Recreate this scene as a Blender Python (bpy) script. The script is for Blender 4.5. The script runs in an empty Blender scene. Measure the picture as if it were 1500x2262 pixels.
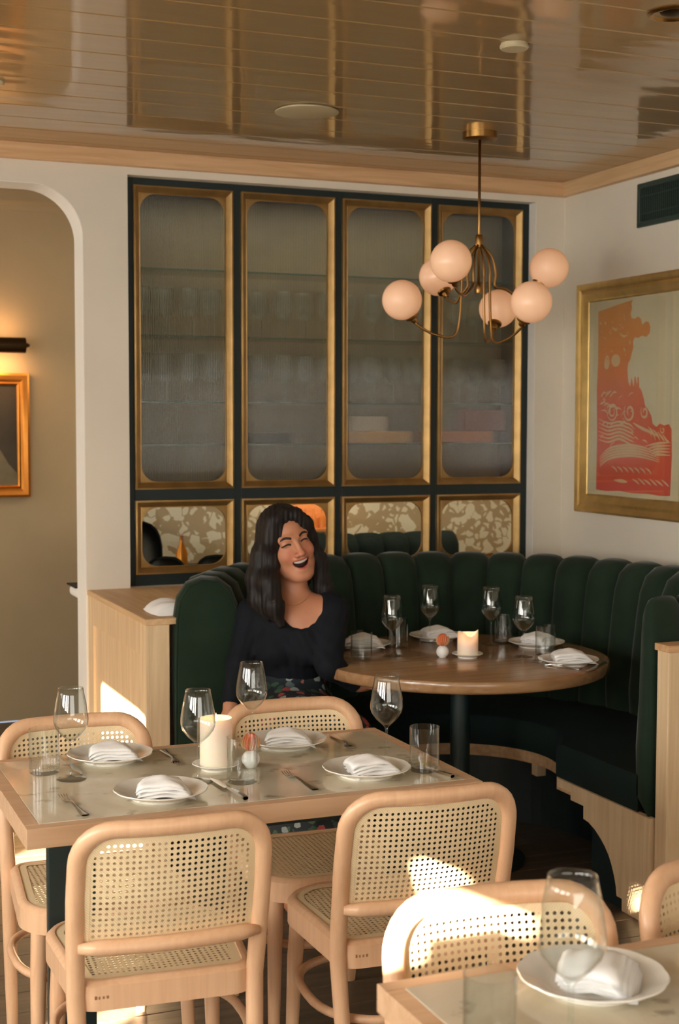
import bpy, bmesh, math, random
import numpy as np
from math import sin, cos, pi, radians, sqrt, atan2, acos, asin
from mathutils import Vector, Matrix

random.seed(7)
scene = bpy.context.scene
col = scene.collection

# ------------------------------------------------------------------ camera
cam_data = bpy.data.cameras.new('camera')
cam = bpy.data.objects.new('camera', cam_data)
col.objects.link(cam)
scene.camera = cam
cam_data.sensor_fit = 'VERTICAL'
cam_data.sensor_height = 36.0
cam_data.sensor_width = 36.0 * 1500 / 2262
cam_data.lens = 36.0 * 3145.0 / 2262.0
cam_data.clip_start = 0.05
YAW, PITCH, ROLL = radians(22.33), radians(3.67), radians(0.11)
_fw = Vector((sin(YAW) * cos(PITCH), cos(YAW) * cos(PITCH), -sin(PITCH)))
_rt = Vector((cos(YAW), -sin(YAW), 0))
_up = _rt.cross(_fw)
_rt, _up = _rt * cos(ROLL) + _up * sin(ROLL), _up * cos(ROLL) - _rt * sin(ROLL)
_m = Matrix((_rt, _up, -_fw)).transposed().to_4x4()
_m.translation = (0, 0, 1.6)
cam.matrix_world = _m
cam_data.dof.use_dof = True
cam_data.dof.focus_distance = 3.7
cam_data.dof.aperture_fstop = 5.6

# ------------------------------------------------------------------ world, sun, area lights at the assumed windows, added fills, exposure
world = bpy.data.worlds.new('world')
scene.world = world
world.use_nodes = True
world.node_tree.nodes['Background'].inputs[0].default_value = (0.62, 0.75, 1.0, 1)
world.node_tree.nodes['Background'].inputs[1].default_value = 1.0

SUN = Vector((0.766, 0.643, -0.332)).normalized()
sd = bpy.data.lights.new('sun', 'SUN')
sd.energy = 190
sd.angle = radians(0.6)
sd.color = (1.0, 0.86, 0.70)
so = bpy.data.objects.new('sun', sd)
so.rotation_euler = SUN.to_track_quat('-Z', 'Y').to_euler()
so.location = (-8, -6, 5)
col.objects.link(so)

def area(name, loc, direction, sx, sy, power, color):
    d = bpy.data.lights.new(name, 'AREA')
    d.shape = 'RECTANGLE'; d.size = sx; d.size_y = sy
    d.energy = power; d.color = color
    o = bpy.data.objects.new(name, d)
    o.location = loc
    o.rotation_euler = Vector(direction).to_track_quat('-Z', 'Y').to_euler()
    col.objects.link(o)
    return o
DAY = (1.0, 0.955, 0.865)
WIN_Y = (-0.9, 0.65, 2.2, 3.75)          # assumed tall windows along the unseen left wall
for k, wy in enumerate(WIN_Y):
    area('assumed_window_fill', (-2.12, wy, 1.40), (1, 0, -0.42), 1.05, 1.5, (92, 92, 84, 40)[k], DAY)  # area lights added for daylight, in front of the assumed, covered windows
area('front_fill', (0.6, -2.38, 1.35), (0, 1, -0.42), 3.0, 1.5, 62, DAY)  # added fill from behind the camera
# fill lights added for the next room behind the arch
area('side_fill_next_room', (-2.0, 6.8, 1.6), (1, 0.1, -0.1), 1.4, 1.6, 34, DAY)
area('top_fill_next_room', (3.2, 6.5, 2.68), (0, 0.3, -1), 1.6, 0.5, 34, (1.0, 0.82, 0.6))

vs = scene.view_settings
vs.view_transform = 'Standard'
vs.look = 'None'
vs.gamma = 1
vs.use_curve_mapping = False
vs.exposure = 0.03
scene.cycles.use_denoising = True
scene.cycles.max_bounces = 12
scene.cycles.transparent_max_bounces = 40
scene.cycles.transmission_bounces = 10
scene.cycles.glossy_bounces = 5
scene.cycles.diffuse_bounces = 5
scene.cycles.sample_clamp_indirect = 6.0

# ------------------------------------------------------------------ materials
def lin(c):
    out = []
    for x in c:
        x = x / 255.0
        out.append(x / 12.92 if x <= 0.04045 else ((x + 0.055) / 1.055) ** 2.4)
    return out

def new_mat(name):
    m = bpy.data.materials.new(name)
    m.use_nodes = True
    nt = m.node_tree
    b = nt.nodes['Principled BSDF']
    return m, nt, b

def N(nt, t, **kw):
    n = nt.nodes.new(t)
    for k, v in kw.items():
        setattr(n, k, v)
    return n

def ramp(nt, fac, stops):
    r = N(nt, 'ShaderNodeValToRGB')
    els = r.color_ramp.elements
    while len(els) < len(stops):
        els.new(0.5)
    for e, (p, c) in zip(els, stops):
        e.position = p
        e.color = (*c, 1)
    nt.links.new(fac, r.inputs[0])
    return r.outputs[0]

def plain(name, rgb, rough=0.5, metal=0.0, var=0.06, scale=6.0, bump=0.0, bscale=60.0, spec=0.5, coat=0.0, **kw):
    """A solid colour with a little procedural mottling."""
    m, nt, b = new_mat(name)
    c = lin(rgb)
    tc = N(nt, 'ShaderNodeTexCoord')
    nz = N(nt, 'ShaderNodeTexNoise')
    nz.inputs['Scale'].default_value = scale
    nz.inputs['Detail'].default_value = 4
    nt.links.new(tc.outputs['Object'], nz.inputs['Vector'])
    lo = [x * (1 - var) for x in c]; hi = [min(1, x * (1 + var)) for x in c]
    nt.links.new(ramp(nt, nz.outputs['Fac'], [(0.35, lo), (0.65, hi)]), b.inputs['Base Color'])
    b.inputs['Roughness'].default_value = rough
    b.inputs['Metallic'].default_value = metal
    b.inputs['Specular IOR Level'].default_value = spec
    if coat:
        b.inputs['Coat Weight'].default_value = coat
        b.inputs['Coat Roughness'].default_value = 0.05
    for k, v in kw.items():
        b.inputs[k].default_value = v
    if bump:
        n2 = N(nt, 'ShaderNodeTexNoise')
        n2.inputs['Scale'].default_value = bscale
        n2.inputs['Detail'].default_value = 5
        nt.links.new(tc.outputs['Object'], n2.inputs['Vector'])
        bp = N(nt, 'ShaderNodeBump')
        bp.inputs['Strength'].default_value = bump
        bp.inputs['Distance'].default_value = 0.01
        nt.links.new(n2.outputs['Fac'], bp.inputs['Height'])
        nt.links.new(bp.outputs['Normal'], b.inputs['Normal'])
    return m

def wood(name, c1, c2, axis=0, rough=0.42, scale=9.0, bump=0.03, coat=0.0, spec=0.5):
    m, nt, b = new_mat(name)
    tc = N(nt, 'ShaderNodeTexCoord')
    mp = N(nt, 'ShaderNodeMapping')
    s = [scale] * 3
    s[axis] = scale * 0.06
    mp.inputs['Scale'].default_value = s
    nt.links.new(tc.outputs['Object'], mp.inputs['Vector'])
    nz = N(nt, 'ShaderNodeTexNoise')
    nz.inputs['Scale'].default_value = 5
    nz.inputs['Detail'].default_value = 6
    nz.inputs['Distortion'].default_value = 0.6
    nt.links.new(mp.outputs[0], nz.inputs['Vector'])
    oi = N(nt, 'ShaderNodeObjectInfo')
    mx = N(nt, 'ShaderNodeMath', operation='MULTIPLY_ADD')
    mx.inputs[1].default_value = 0.18; mx.inputs[2].default_value = -0.09
    nt.links.new(oi.outputs['Random'], mx.inputs[0])
    ad = N(nt, 'ShaderNodeMath', operation='ADD')
    nt.links.new(nz.outputs['Fac'], ad.inputs[0]); nt.links.new(mx.outputs[0], ad.inputs[1])
    nt.links.new(ramp(nt, ad.outputs[0], [(0.3, lin(c1)), (0.7, lin(c2))]), b.inputs['Base Color'])
    b.inputs['Roughness'].default_value = rough
    b.inputs['Specular IOR Level'].default_value = spec
    if coat:
        b.inputs['Coat Weight'].default_value = coat
        b.inputs['Coat Roughness'].default_value = 0.08
    bp = N(nt, 'ShaderNodeBump')
    bp.inputs['Strength'].default_value = bump
    bp.inputs['Distance'].default_value = 0.005
    nt.links.new(nz.outputs['Fac'], bp.inputs['Height'])
    nt.links.new(bp.outputs['Normal'], b.inputs['Normal'])
    return m

def emit(name, rgb, strength, base=None, mixf=None):
    m, nt, b = new_mat(name)
    b.inputs['Base Color'].default_value = (*lin(base or rgb), 1)
    b.inputs['Emission Color'].default_value = (*lin(rgb), 1)
    b.inputs['Emission Strength'].default_value = strength
    b.inputs['Roughness'].default_value = 0.25
    return m

def thin_glass(name, tint=(0.97, 0.985, 0.98), ior=1.5, boost=1.9):
    m, nt, b = new_mat(name)
    nt.nodes.remove(b)
    out = nt.nodes['Material Output']
    tr = N(nt, 'ShaderNodeBsdfTransparent'); tr.inputs[0].default_value = (*tint, 1)
    gl = N(nt, 'ShaderNodeBsdfGlossy'); gl.inputs['Roughness'].default_value = 0.02
    lw = N(nt, 'ShaderNodeLayerWeight'); lw.inputs['Blend'].default_value = 0.5
    pw_ = N(nt, 'ShaderNodeMath', operation='POWER'); pw_.inputs[1].default_value = 4.0
    nt.links.new(lw.outputs['Facing'], pw_.inputs[0])
    mu = N(nt, 'ShaderNodeMath', operation='MULTIPLY_ADD', use_clamp=True); mu.inputs[1].default_value = 0.55 * boost; mu.inputs[2].default_value = 0.03 * boost
    mix = N(nt, 'ShaderNodeMixShader')
    nt.links.new(pw_.outputs[0], mu.inputs[0])
    nt.links.new(mu.outputs[0], mix.inputs[0])
    nt.links.new(tr.outputs[0], mix.inputs[1]); nt.links.new(gl.outputs[0], mix.inputs[2])
    nt.links.new(mix.outputs[0], out.inputs[0])
    return m

def real_glass(name, tint, ior=1.45, rough=0.0):
    m, nt, b = new_mat(name)
    b.inputs['Base Color'].default_value = (*tint, 1)
    b.inputs['Transmission Weight'].default_value = 1.0
    b.inputs['IOR'].default_value = ior
    b.inputs['Roughness'].default_value = rough
    return m

M = {}
M['plaster'] = plain('plaster', (226, 218, 203), 0.85, var=0.035, scale=2.2, bump=0.05, bscale=14)
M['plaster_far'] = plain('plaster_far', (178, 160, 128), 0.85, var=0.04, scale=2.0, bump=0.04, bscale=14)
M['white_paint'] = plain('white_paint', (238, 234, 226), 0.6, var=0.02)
M['oak'] = wood('oak', (196, 152, 108), (222, 182, 138), 0, 0.5)
M['oak_z'] = wood('oak_vertical', (214, 184, 144), (232, 206, 168), 2, 0.5)
M['oak_y'] = wood('oak_depth', (205, 168, 124), (226, 192, 148), 1, 0.5)
M['beech'] = wood('beech', (217, 172, 135), (228, 186, 148), 2, 0.36, scale=14, coat=0.15)
M['table_wood'] = wood('table_wood', (188, 150, 116), (208, 172, 138), 0, 0.4)
M['round_wood'] = wood('round_table_wood', (142, 106, 72), (166, 128, 90), 0, 0.24, coat=0.3)
M['floor_wood'] = wood('floor_wood', (78, 68, 56), (104, 92, 76), 0, 0.42, scale=7, bump=0.12)
M['dark_green'] = plain('dark_green_paint', (24, 42, 42), 0.42, var=0.08)
M['frame_dark'] = plain('cabinet_dark_paint', (18, 34, 36), 0.5, var=0.08)
M['velvet'] = plain('green_velvet', (30, 46, 34), 0.85, var=0.14, scale=9, bump=0.05, bscale=300, spec=0.2, **{'Sheen Weight': 0.2, 'Sheen Roughness': 0.4})
M['seat_velvet'] = plain('dark_seat_fabric', (24, 36, 34), 0.9, var=0.1, spec=0.2)
M['gold'] = plain('gilt', (170, 138, 88), 0.42, metal=0.8, var=0.12, scale=14, bump=0.02, bscale=40)
M['gold_lit'] = plain('lit_gilt', (208, 172, 106), 0.38, metal=0.8, var=0.1, scale=14)  # lighter copy of the gilt: window light on the print frame, as colour
M['brass'] = plain('aged_brass', (156, 118, 68), 0.3, metal=1.0, var=0.08)
M['dark_brass'] = plain('dark_bronze', (70, 54, 34), 0.4, metal=0.9)
M['chrome'] = plain('steel', (205, 203, 200), 0.16, metal=1.0, var=0.03)
M['porcelain'] = plain('porcelain', (238, 235, 226), 0.18, var=0.015, coat=0.4)
M['linen'] = plain('white_linen', (244, 243, 242), 0.9, var=0.02, bump=0.05, bscale=400)
M['glass'] = thin_glass('clear_glass')
def glint_glass():  # white mix stands in for light caught by the stored glasses
    m = thin_glass('stored_glass', (0.86, 0.88, 0.86), 1.5, 2.4)
    nt = m.node_tree
    out = nt.nodes['Material Output']; prev = out.inputs[0].links[0].from_socket
    df = N(nt, 'ShaderNodeBsdfTranslucent'); df.inputs[0].default_value = (0.85, 0.85, 0.8, 1)
    mx = N(nt, 'ShaderNodeMixShader'); mx.inputs[0].default_value = 0.34
    nt.links.new(prev, mx.inputs[1]); nt.links.new(df.outputs[0], mx.inputs[2]); nt.links.new(mx.outputs[0], out.inputs[0])
    return m
M['stored_glass'] = glint_glass()
M['pane'] = thin_glass('window_pane', (0.92, 0.94, 0.92), 1.45, 1.0)
M['shelf_glass'] = plain('green_glass_edge', (52, 78, 66), 0.1, var=0.05)
M['wax'] = plain('candle_wax', (246, 230, 212), 0.5, var=0.02, **{'Subsurface Weight': 0.6, 'Subsurface Radius': (0.03, 0.014, 0.007), 'Subsurface Scale': 0.6})
M['flame'] = emit('flame', (255, 214, 150), 10)
M['globe'] = emit('opal_globe', (255, 172, 112), 0.24, base=(240, 206, 178))
M['vent'] = plain('vent_green_metal', (52, 70, 64), 0.5, metal=0.2)
M['black'] = plain('near_black', (14, 16, 18), 0.6)
M['ceramic'] = plain('white_ceramic', (236, 236, 234), 0.5, var=0.03, bump=0.04, bscale=120)
M['ceiling_white'] = plain('ceiling_fitting_paint', (190, 176, 142), 0.5, var=0.02)
M['paper'] = plain('art_paper', (222, 208, 176), 0.9, var=0.02)

# lacquered tongue-and-groove ceiling: cream lacquer, slightly wavy so reflections wobble
def lacquer():
    m, nt, b = new_mat('ceiling_lacquer')
    tc = N(nt, 'ShaderNodeTexCoord')
    b.inputs['Base Color'].default_value = (*lin((154, 122, 76)), 1)
    b.inputs['Roughness'].default_value = 0.4
    b.inputs['Coat Weight'].default_value = 1.0
    b.inputs['Coat Roughness'].default_value = 0.075
    b.inputs['Coat IOR'].default_value = 1.6
    mp = N(nt, 'ShaderNodeMapping'); mp.inputs['Scale'].default_value = (1.2, 5.0, 1)
    nt.links.new(tc.outputs['Object'], mp.inputs[0])
    oi = N(nt, 'ShaderNodeObjectInfo')
    nz = N(nt, 'ShaderNodeTexNoise', noise_dimensions='4D')
    nz.inputs['Scale'].default_value = 2.0; nz.inputs['Detail'].default_value = 1.5
    ml = N(nt, 'ShaderNodeMath', operation='MULTIPLY'); ml.inputs[1].default_value = 40
    nt.links.new(oi.outputs['Random'], ml.inputs[0])
    nt.links.new(ml.outputs[0], nz.inputs['W'])
    nt.links.new(mp.outputs[0], nz.inputs['Vector'])
    bp = N(nt, 'ShaderNodeBump'); bp.inputs['Strength'].default_value = 0.3; bp.inputs['Distance'].default_value = 0.01
    nt.links.new(nz.outputs['Fac'], bp.inputs['Height'])
    nt.links.new(bp.outputs['Normal'], b.inputs['Coat Normal'])
    return m
M['lacquer'] = lacquer()

def stone():
    m, nt, b = new_mat('table_stone')
    tc = N(nt, 'ShaderNodeTexCoord')
    n1 = N(nt, 'ShaderNodeTexNoise'); n1.inputs['Scale'].default_value = 3.2; n1.inputs['Detail'].default_value = 8; n1.inputs['Distortion'].default_value = 1.2
    n2 = N(nt, 'ShaderNodeTexNoise'); n2.inputs['Scale'].default_value = 16; n2.inputs['Detail'].default_value = 6
    nt.links.new(tc.outputs['Object'], n1.inputs[0]); nt.links.new(tc.outputs['Object'], n2.inputs[0])
    c1 = ramp(nt, n1.outputs['Fac'], [(0.38, lin((194, 182, 157))), (0.6, lin((218, 208, 186)))])
    c2 = ramp(nt, n2.outputs['Fac'], [(0.30, lin((120, 112, 92))), (0.40, (1, 1, 1))])
    mx = N(nt, 'ShaderNodeMix', data_type='RGBA', blend_type='MULTIPLY'); mx.inputs[0].default_value = 0.55
    nt.links.new(c1, mx.inputs[6]); nt.links.new(c2, mx.inputs[7])
    nt.links.new(mx.outputs[2], b.inputs['Base Color'])
    b.inputs['Roughness'].default_value = 0.13
    b.inputs['Coat Weight'].default_value = 0.5; b.inputs['Coat Roughness'].default_value = 0.04
    return m
M['stone'] = stone()

def terrazzo():
    m, nt, b = new_mat('terrazzo')
    tc = N(nt, 'ShaderNodeTexCoord')
    nz = N(nt, 'ShaderNodeTexNoise'); nz.inputs['Scale'].default_value = 14
    nt.links.new(tc.outputs['Object'], nz.inputs[0])
    va = N(nt, 'ShaderNodeVectorMath', operation='MULTIPLY_ADD'); va.inputs[1].default_value = (0.05, 0.05, 0.05)
    nt.links.new(nz.outputs['Color'], va.inputs[0]); nt.links.new(tc.outputs['Object'], va.inputs[2])
    outs = []
    for s in (9.0, 22):
        v = N(nt, 'ShaderNodeTexVoronoi', feature='DISTANCE_TO_EDGE'); v.inputs['Scale'].default_value = s
        v2 = N(nt, 'ShaderNodeTexVoronoi'); v2.inputs['Scale'].default_value = s
        nt.links.new(va.outputs[0], v.inputs['Vector']); nt.links.new(va.outputs[0], v2.inputs['Vector'])
        sp = N(nt, 'ShaderNodeSeparateColor'); nt.links.new(v2.outputs['Color'], sp.inputs[0])
        th = N(nt, 'ShaderNodeMath', operation='MULTIPLY'); th.inputs[1].default_value = 0.42
        nt.links.new(sp.outputs[0], th.inputs[0])
        gt = N(nt, 'ShaderNodeMath', operation='GREATER_THAN')
        nt.links.new(v.outputs['Distance'], gt.inputs[0]); nt.links.new(th.outputs[0], gt.inputs[1])
        outs.append(gt.outputs[0])
    mxv = N(nt, 'ShaderNodeMath', operation='MAXIMUM')
    nt.links.new(outs[0], mxv.inputs[0]); nt.links.new(outs[1], mxv.inputs[1])
    nt.links.new(ramp(nt, mxv.outputs[0], [(0.4, lin((176, 154, 122))), (0.6, lin((226, 218, 198)))]), b.inputs['Base Color'])
    b.inputs['Roughness'].default_value = 0.35
    return m
M['terrazzo'] = terrazzo()

def cane_mat():
    m, nt, b = new_mat('cane_webbing')
    tc = N(nt, 'ShaderNodeTexCoord')
    w = N(nt, 'ShaderNodeTexWave', wave_type='BANDS', bands_direction='DIAGONAL'); w.inputs['Scale'].default_value = 150
    nt.links.new(tc.outputs['Object'], w.inputs[0])
    nt.links.new(ramp(nt, w.outputs['Fac'], [(0.0, lin((226, 200, 156))), (1.0, lin((244, 224, 186)))]), b.inputs['Base Color'])
    b.inputs['Roughness'].default_value = 0.45
    bp = N(nt, 'ShaderNodeBump'); bp.inputs['Strength'].default_value = 0.25; bp.inputs['Distance'].default_value = 0.001
    nt.links.new(w.outputs['Fac'], bp.inputs['Height']); nt.links.new(bp.outputs['Normal'], b.inputs['Normal'])
    return m
M['cane'] = cane_mat()

def print_mat():
    """Ink of the linocut: orange at the top running to red at the bottom (a rainbow roll)."""
    m, nt, b = new_mat('print_ink')
    tc = N(nt, 'ShaderNodeTexCoord')
    sx = N(nt, 'ShaderNodeSeparateXYZ'); nt.links.new(tc.outputs['Object'], sx.inputs[0])
    mr = N(nt, 'ShaderNodeMapRange'); mr.inputs[1].default_value = -0.42; mr.inputs[2].default_value = 0.42
    nt.links.new(sx.outputs['Z'], mr.inputs[0])
    nt.links.new(ramp(nt, mr.outputs[0], [(0.0, lin((226, 92, 74))), (0.45, lin((222, 108, 74))), (0.7, lin((226, 144, 86))), (1.0, lin((228, 162, 94)))]), b.inputs['Base Color'])
    b.inputs['Roughness'].default_value = 0.8
    return m
M['ink'] = print_mat()

# ------------------------------------------------------------------ mesh helpers
class MB:
    def __init__(s):
        s.v = []; s.f = []
    def add(s, vs_, fs_):
        o = len(s.v)
        s.v += [tuple(map(float, p)) for p in vs_]
        s.f += [tuple(o + i for i in f) for f in fs_]
        return s
    def box(s, lo, hi):
        x0, y0, z0 = lo; x1, y1, z1 = hi
        return s.add([(x0, y0, z0), (x1, y0, z0), (x1, y1, z0), (x0, y1, z0), (x0, y0, z1), (x1, y0, z1), (x1, y1, z1), (x0, y1, z1)],
                     [(0, 3, 2, 1), (4, 5, 6, 7), (0, 1, 5, 4), (1, 2, 6, 5), (2, 3, 7, 6), (3, 0, 4, 7)])
    def lathe(s, prof, c=(0, 0, 0), seg=32, rmod=None):
        vs_ = []; n = len(prof)
        for k in range(seg):
            a = 2 * pi * k / seg
            for i, (r, z) in enumerate(prof):
                rr = r * (rmod(a, i, r) if rmod else 1)
                vs_.append((c[0] + rr * cos(a), c[1] + rr * sin(a), c[2] + z))
        fs_ = []
        for k in range(seg):
            k2 = (k + 1) % seg
            for i in range(n - 1):
                if prof[i][0] < 1e-9 and prof[i + 1][0] < 1e-9: continue
                if prof[i][0] < 1e-9: fs_.append((k * n + i, k2 * n + i + 1, k * n + i + 1))
                elif prof[i + 1][0] < 1e-9: fs_.append((k * n + i, k2 * n + i, k * n + i + 1))
                else: fs_.append((k * n + i, k2 * n + i, k2 * n + i + 1, k * n + i + 1))
        return s.add(vs_, fs_)
    def tube(s, path, r, seg=10, closed=False, caps=True, squash=1.0, ref=(0, 0, 1)):
        P = [Vector(p) for p in path]; n = len(P)
        R = r if isinstance(r, (list, tuple)) else [r] * n
        T = []
        for i in range(n):
            a = P[(i - 1) % n] if (closed or i > 0) else P[i]
            b = P[(i + 1) % n] if (closed or i < n - 1) else P[i]
            T.append((b - a).normalized())
        ref = Vector(ref)
        if abs(T[0].dot(ref)) > 0.95: ref = Vector((1, 0, 0)) if abs(T[0].x) < 0.9 else Vector((0, 1, 0))
        nrm = (ref - T[0] * ref.dot(T[0])).normalized()
        vs_ = []
        for i in range(n):
            nrm = (nrm - T[i] * nrm.dot(T[i])).normalized()
            bn = T[i].cross(nrm)
            for k in range(seg):
                a = 2 * pi * k / seg
                vs_.append(P[i] + nrm * (R[i] * cos(a)) + bn * (R[i] * squash * sin(a)))
        fs_ = []
        m = n if closed else n - 1
        for i in range(m):
            j = (i + 1) % n
            for k in range(seg):
                k2 = (k + 1) % seg
                fs_.append((i * seg + k, i * seg + k2, j * seg + k2, j * seg + k))
        if caps and not closed:
            fs_.append(tuple(range(seg))[::-1]); fs_.append(tuple((n - 1) * seg + k for k in range(seg)))
        return s.add(vs_, fs_)
    def prism(s, poly, axis, a, b):
        """Extrude a 2-D polygon along an axis; poly coordinates are the two other axes in order."""
        n = len(poly)
        def p3(p, t):
            q = list(p); q.insert(axis, t); return tuple(q)
        vs_ = [p3(p, a) for p in poly] + [p3(p, b) for p in poly]
        fs_ = [tuple(range(n)), tuple(range(2 * n - 1, n - 1, -1))]
        for i in range(n):
            j = (i + 1) % n
            fs_.append((i, n + i, n + j, j))
        return s.add(vs_, fs_)
    def grid(s, rows):
        n = len(rows); m = len(rows[0])
        return s.add([p for r in rows for p in r], [(i * m + j, i * m + j + 1, (i + 1) * m + j + 1, (i + 1) * m + j) for i in range(n - 1) for j in range(m - 1)])
    def sphere(s, c, r, seg=16, rings=10, sc=(1, 1, 1)):
        prof = [(sin(pi * i / rings), -cos(pi * i / rings)) for i in range(rings + 1)]
        prof[0] = (0, -1); prof[-1] = (0, 1)
        t = MB().lathe(prof, seg=seg)
        return s.add([(c[0] + x * r * sc[0], c[1] + y * r * sc[1], c[2] + z * r * sc[2]) for x, y, z in t.v], t.f)
    def mesh(s, name, smooth=False, bevel=0.0, weld=True, bseg=2):
        me = bpy.data.meshes.new(name)
        me.from_pydata(s.v, [], s.f)
        bm = bmesh.new(); bm.from_mesh(me)
        if weld: bmesh.ops.remove_doubles(bm, verts=bm.verts, dist=1e-6)
        bmesh.ops.recalc_face_normals(bm, faces=bm.faces)
        if bevel:
            es = [e for e in bm.edges if len(e.link_faces) == 2 and e.calc_face_angle(0) > 0.6]
            bmesh.ops.bevel(bm, geom=es, offset=bevel, segments=bseg, affect='EDGES', profile=0.5, clamp_overlap=True)
        bm.to_mesh(me); bm.free()
        if smooth:
            me.polygons.foreach_set('use_smooth', [True] * len(me.polygons))
            if smooth != 'all':
                try: me.set_sharp_from_angle(angle=radians(40))
                except Exception: pass
        me.update()
        return me
    def build(s, name, material, parent=None, smooth=False, bevel=0.0, weld=True, bseg=2):
        off = world_loc(parent)
        if off.length > 0: s.v = [(x - off.x, y - off.y, z - off.z) for x, y, z in s.v]
        return link(name, s.mesh(name, smooth, bevel, weld, bseg), material, parent)

def world_loc(p):
    v = Vector((0, 0, 0))
    while p is not None:
        v += p.location; p = p.parent
    return v

def link(name, me, material, parent=None):
    o = bpy.data.objects.new(name, me)
    if material is not None and not me.materials:
        me.materials.append(M[material] if isinstance(material, str) else material)
    col.objects.link(o)
    if parent is not None: o.parent = parent
    return o

def tag(o, label=None, cat=None, group=None, kind=None):
    if label: o['label'] = label
    if cat: o['category'] = cat
    if group: o['group'] = group
    if kind: o['kind'] = kind
    return o

def empty(name, loc, label=None, cat=None, group=None, rotz=0.0, kind=None):
    o = bpy.data.objects.new(name, None)
    o.empty_display_size = 0.1
    o.location = loc; o.rotation_euler = (0, 0, rotz)
    col.objects.link(o)
    return tag(o, label, cat, group, kind)

def copy_tree(o, parent=None):
    c = o.copy(); col.objects.link(c); c.parent = parent
    for ch in list(o.children): copy_tree(ch, c)
    return c

def put(o, loc, rotz=0.0, label=None, group=None):
    o.location = loc; o.rotation_euler = (0, 0, rotz)
    if label: o['label'] = label
    if group: o['group'] = group
    return o

def arc(cx, cy, r, a0, a1, n):
    return [(cx + r * cos(radians(a0 + (a1 - a0) * i / n)), cy + r * sin(radians(a0 + (a1 - a0) * i / n))) for i in range(n + 1)]

def smoothpath(pts, sub=6, closed=False):
    """Catmull-Rom through the points."""
    P = [Vector(p) for p in pts]; n = len(P); out = []
    rng = n if closed else n - 1
    for i in range(rng):
        p0 = P[(i - 1) % n] if closed or i > 0 else P[0] * 2 - P[1]
        p1 = P[i]; p2 = P[(i + 1) % n]
        p3 = P[(i + 2) % n] if closed or i + 2 < n else P[-1] * 2 - P[-2]
        for k in range(sub):
            t = k / sub
            out.append(0.5 * ((2 * p1) + (-p0 + p2) * t + (2 * p0 - 5 * p1 + 4 * p2 - p3) * t * t + (-p0 + 3 * p1 - 3 * p2 + p3) * t ** 3))
    if not closed: out.append(P[-1])
    return out

def lerp(a, b, t): return a + (b - a) * t
def sstep(a, b, x):
    t = min(1, max(0, (x - a) / (b - a))); return t * t * (3 - 2 * t)

# ================================================================== THE ROOM
XL, XR, YB, YF, ZC = -2.2, 3.483, 5.75, -2.5, 2.69

def wall_holes(mb, axis, a, b, urange, zrange, holes):
    """A wall slab between planes a..b on the axis, with rectangular holes (u0,u1,z0,z1)."""
    us = sorted(set(list(urange) + [h[i] for h in holes for i in (0, 1)]))
    zs = sorted(set(list(zrange) + [h[i] for h in holes for i in (2, 3)]))
    for u0, u1 in zip(us, us[1:]):
        z_start = None
        for z0, z1 in list(zip(zs, zs[1:])) + [(None, None)]:
            solid = z0 is not None and not any(h[0] < (u0 + u1) / 2 < h[1] and h[2] < (z0 + z1) / 2 < h[3] for h in holes)
            if solid:
                if z_start is None: z_start = z0
                z_end = z1
            elif z_start is not None:
                lo, hi = [u0, z_start], [u1, z_end]
                lo.insert(axis, a); hi.insert(axis, b)
                mb.box(lo, hi); z_start = None
    return mb

# floor: slab with separate boards
floor = tag(MB().box((XL, YF, -0.12), (5.0, 7.6, -0.014)).build('floor', 'floor_wood'), kind='structure')
pw = 0.14
plank_meshes = {}
row = 0
y = YF
while y < 7.55:
    joints = [XL, lerp(XL, 5.0, [0.30, 0.47, 0.38][row % 3]), lerp(XL, 5.0, [0.68, 0.80, 0.74][row % 3]), 5.0]
    for i in range(3):
        x0, x1 = joints[i], joints[i + 1]
        key = (row % 3, i)
        if key not in plank_meshes:
            L_ = x1 - x0
            plank_meshes[key] = MB().prism([(0.001, -0.014), (0.001, -0.002), (0.003, 0), (pw - 0.003, 0), (pw - 0.001, -0.002), (pw - 0.001, -0.014)], 0, 0.001, L_ - 0.001).mesh('floor_plank')
        p = link('plank', plank_meshes[key], 'floor_wood', floor)
        p.location = (x0, y, 0)
    y += pw; row += 1

# ceiling: glossy tongue-and-groove boards running parallel to the back wall
ceiling = tag(MB().box((XL, YF, ZC + 0.015), (XR + 0.1, YB + 0.16, ZC + 0.1)).build('ceiling', 'lacquer'), kind='structure')
cp = 0.199
cm = MB().prism([(0.0030, 0.016), (0.0030, 0.0040), (0.0058, 0), (cp - 0.0058, 0), (cp - 0.0030, 0.0040), (cp - 0.0030, 0.016)], 0, XL, XR).mesh('ceiling_plank')
k = -31
while 3.665 + cp * k < YB - 0.01:
    y0 = 3.665 + cp * k
    if y0 > YF - 0.01:
        if y0 + cp > YB:
            w = YB - y0
            me = MB().prism([(0.0012, 0.016), (0.0012, 0.0065), (0.0062, 0), (w, 0), (w, 0.016)], 0, XL, XR).mesh('ceiling_plank_end')
        else: me = cm
        p = link('plank', me, 'lacquer', ceiling)
        p.location = (0, y0, ZC)
    k += 1

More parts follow.
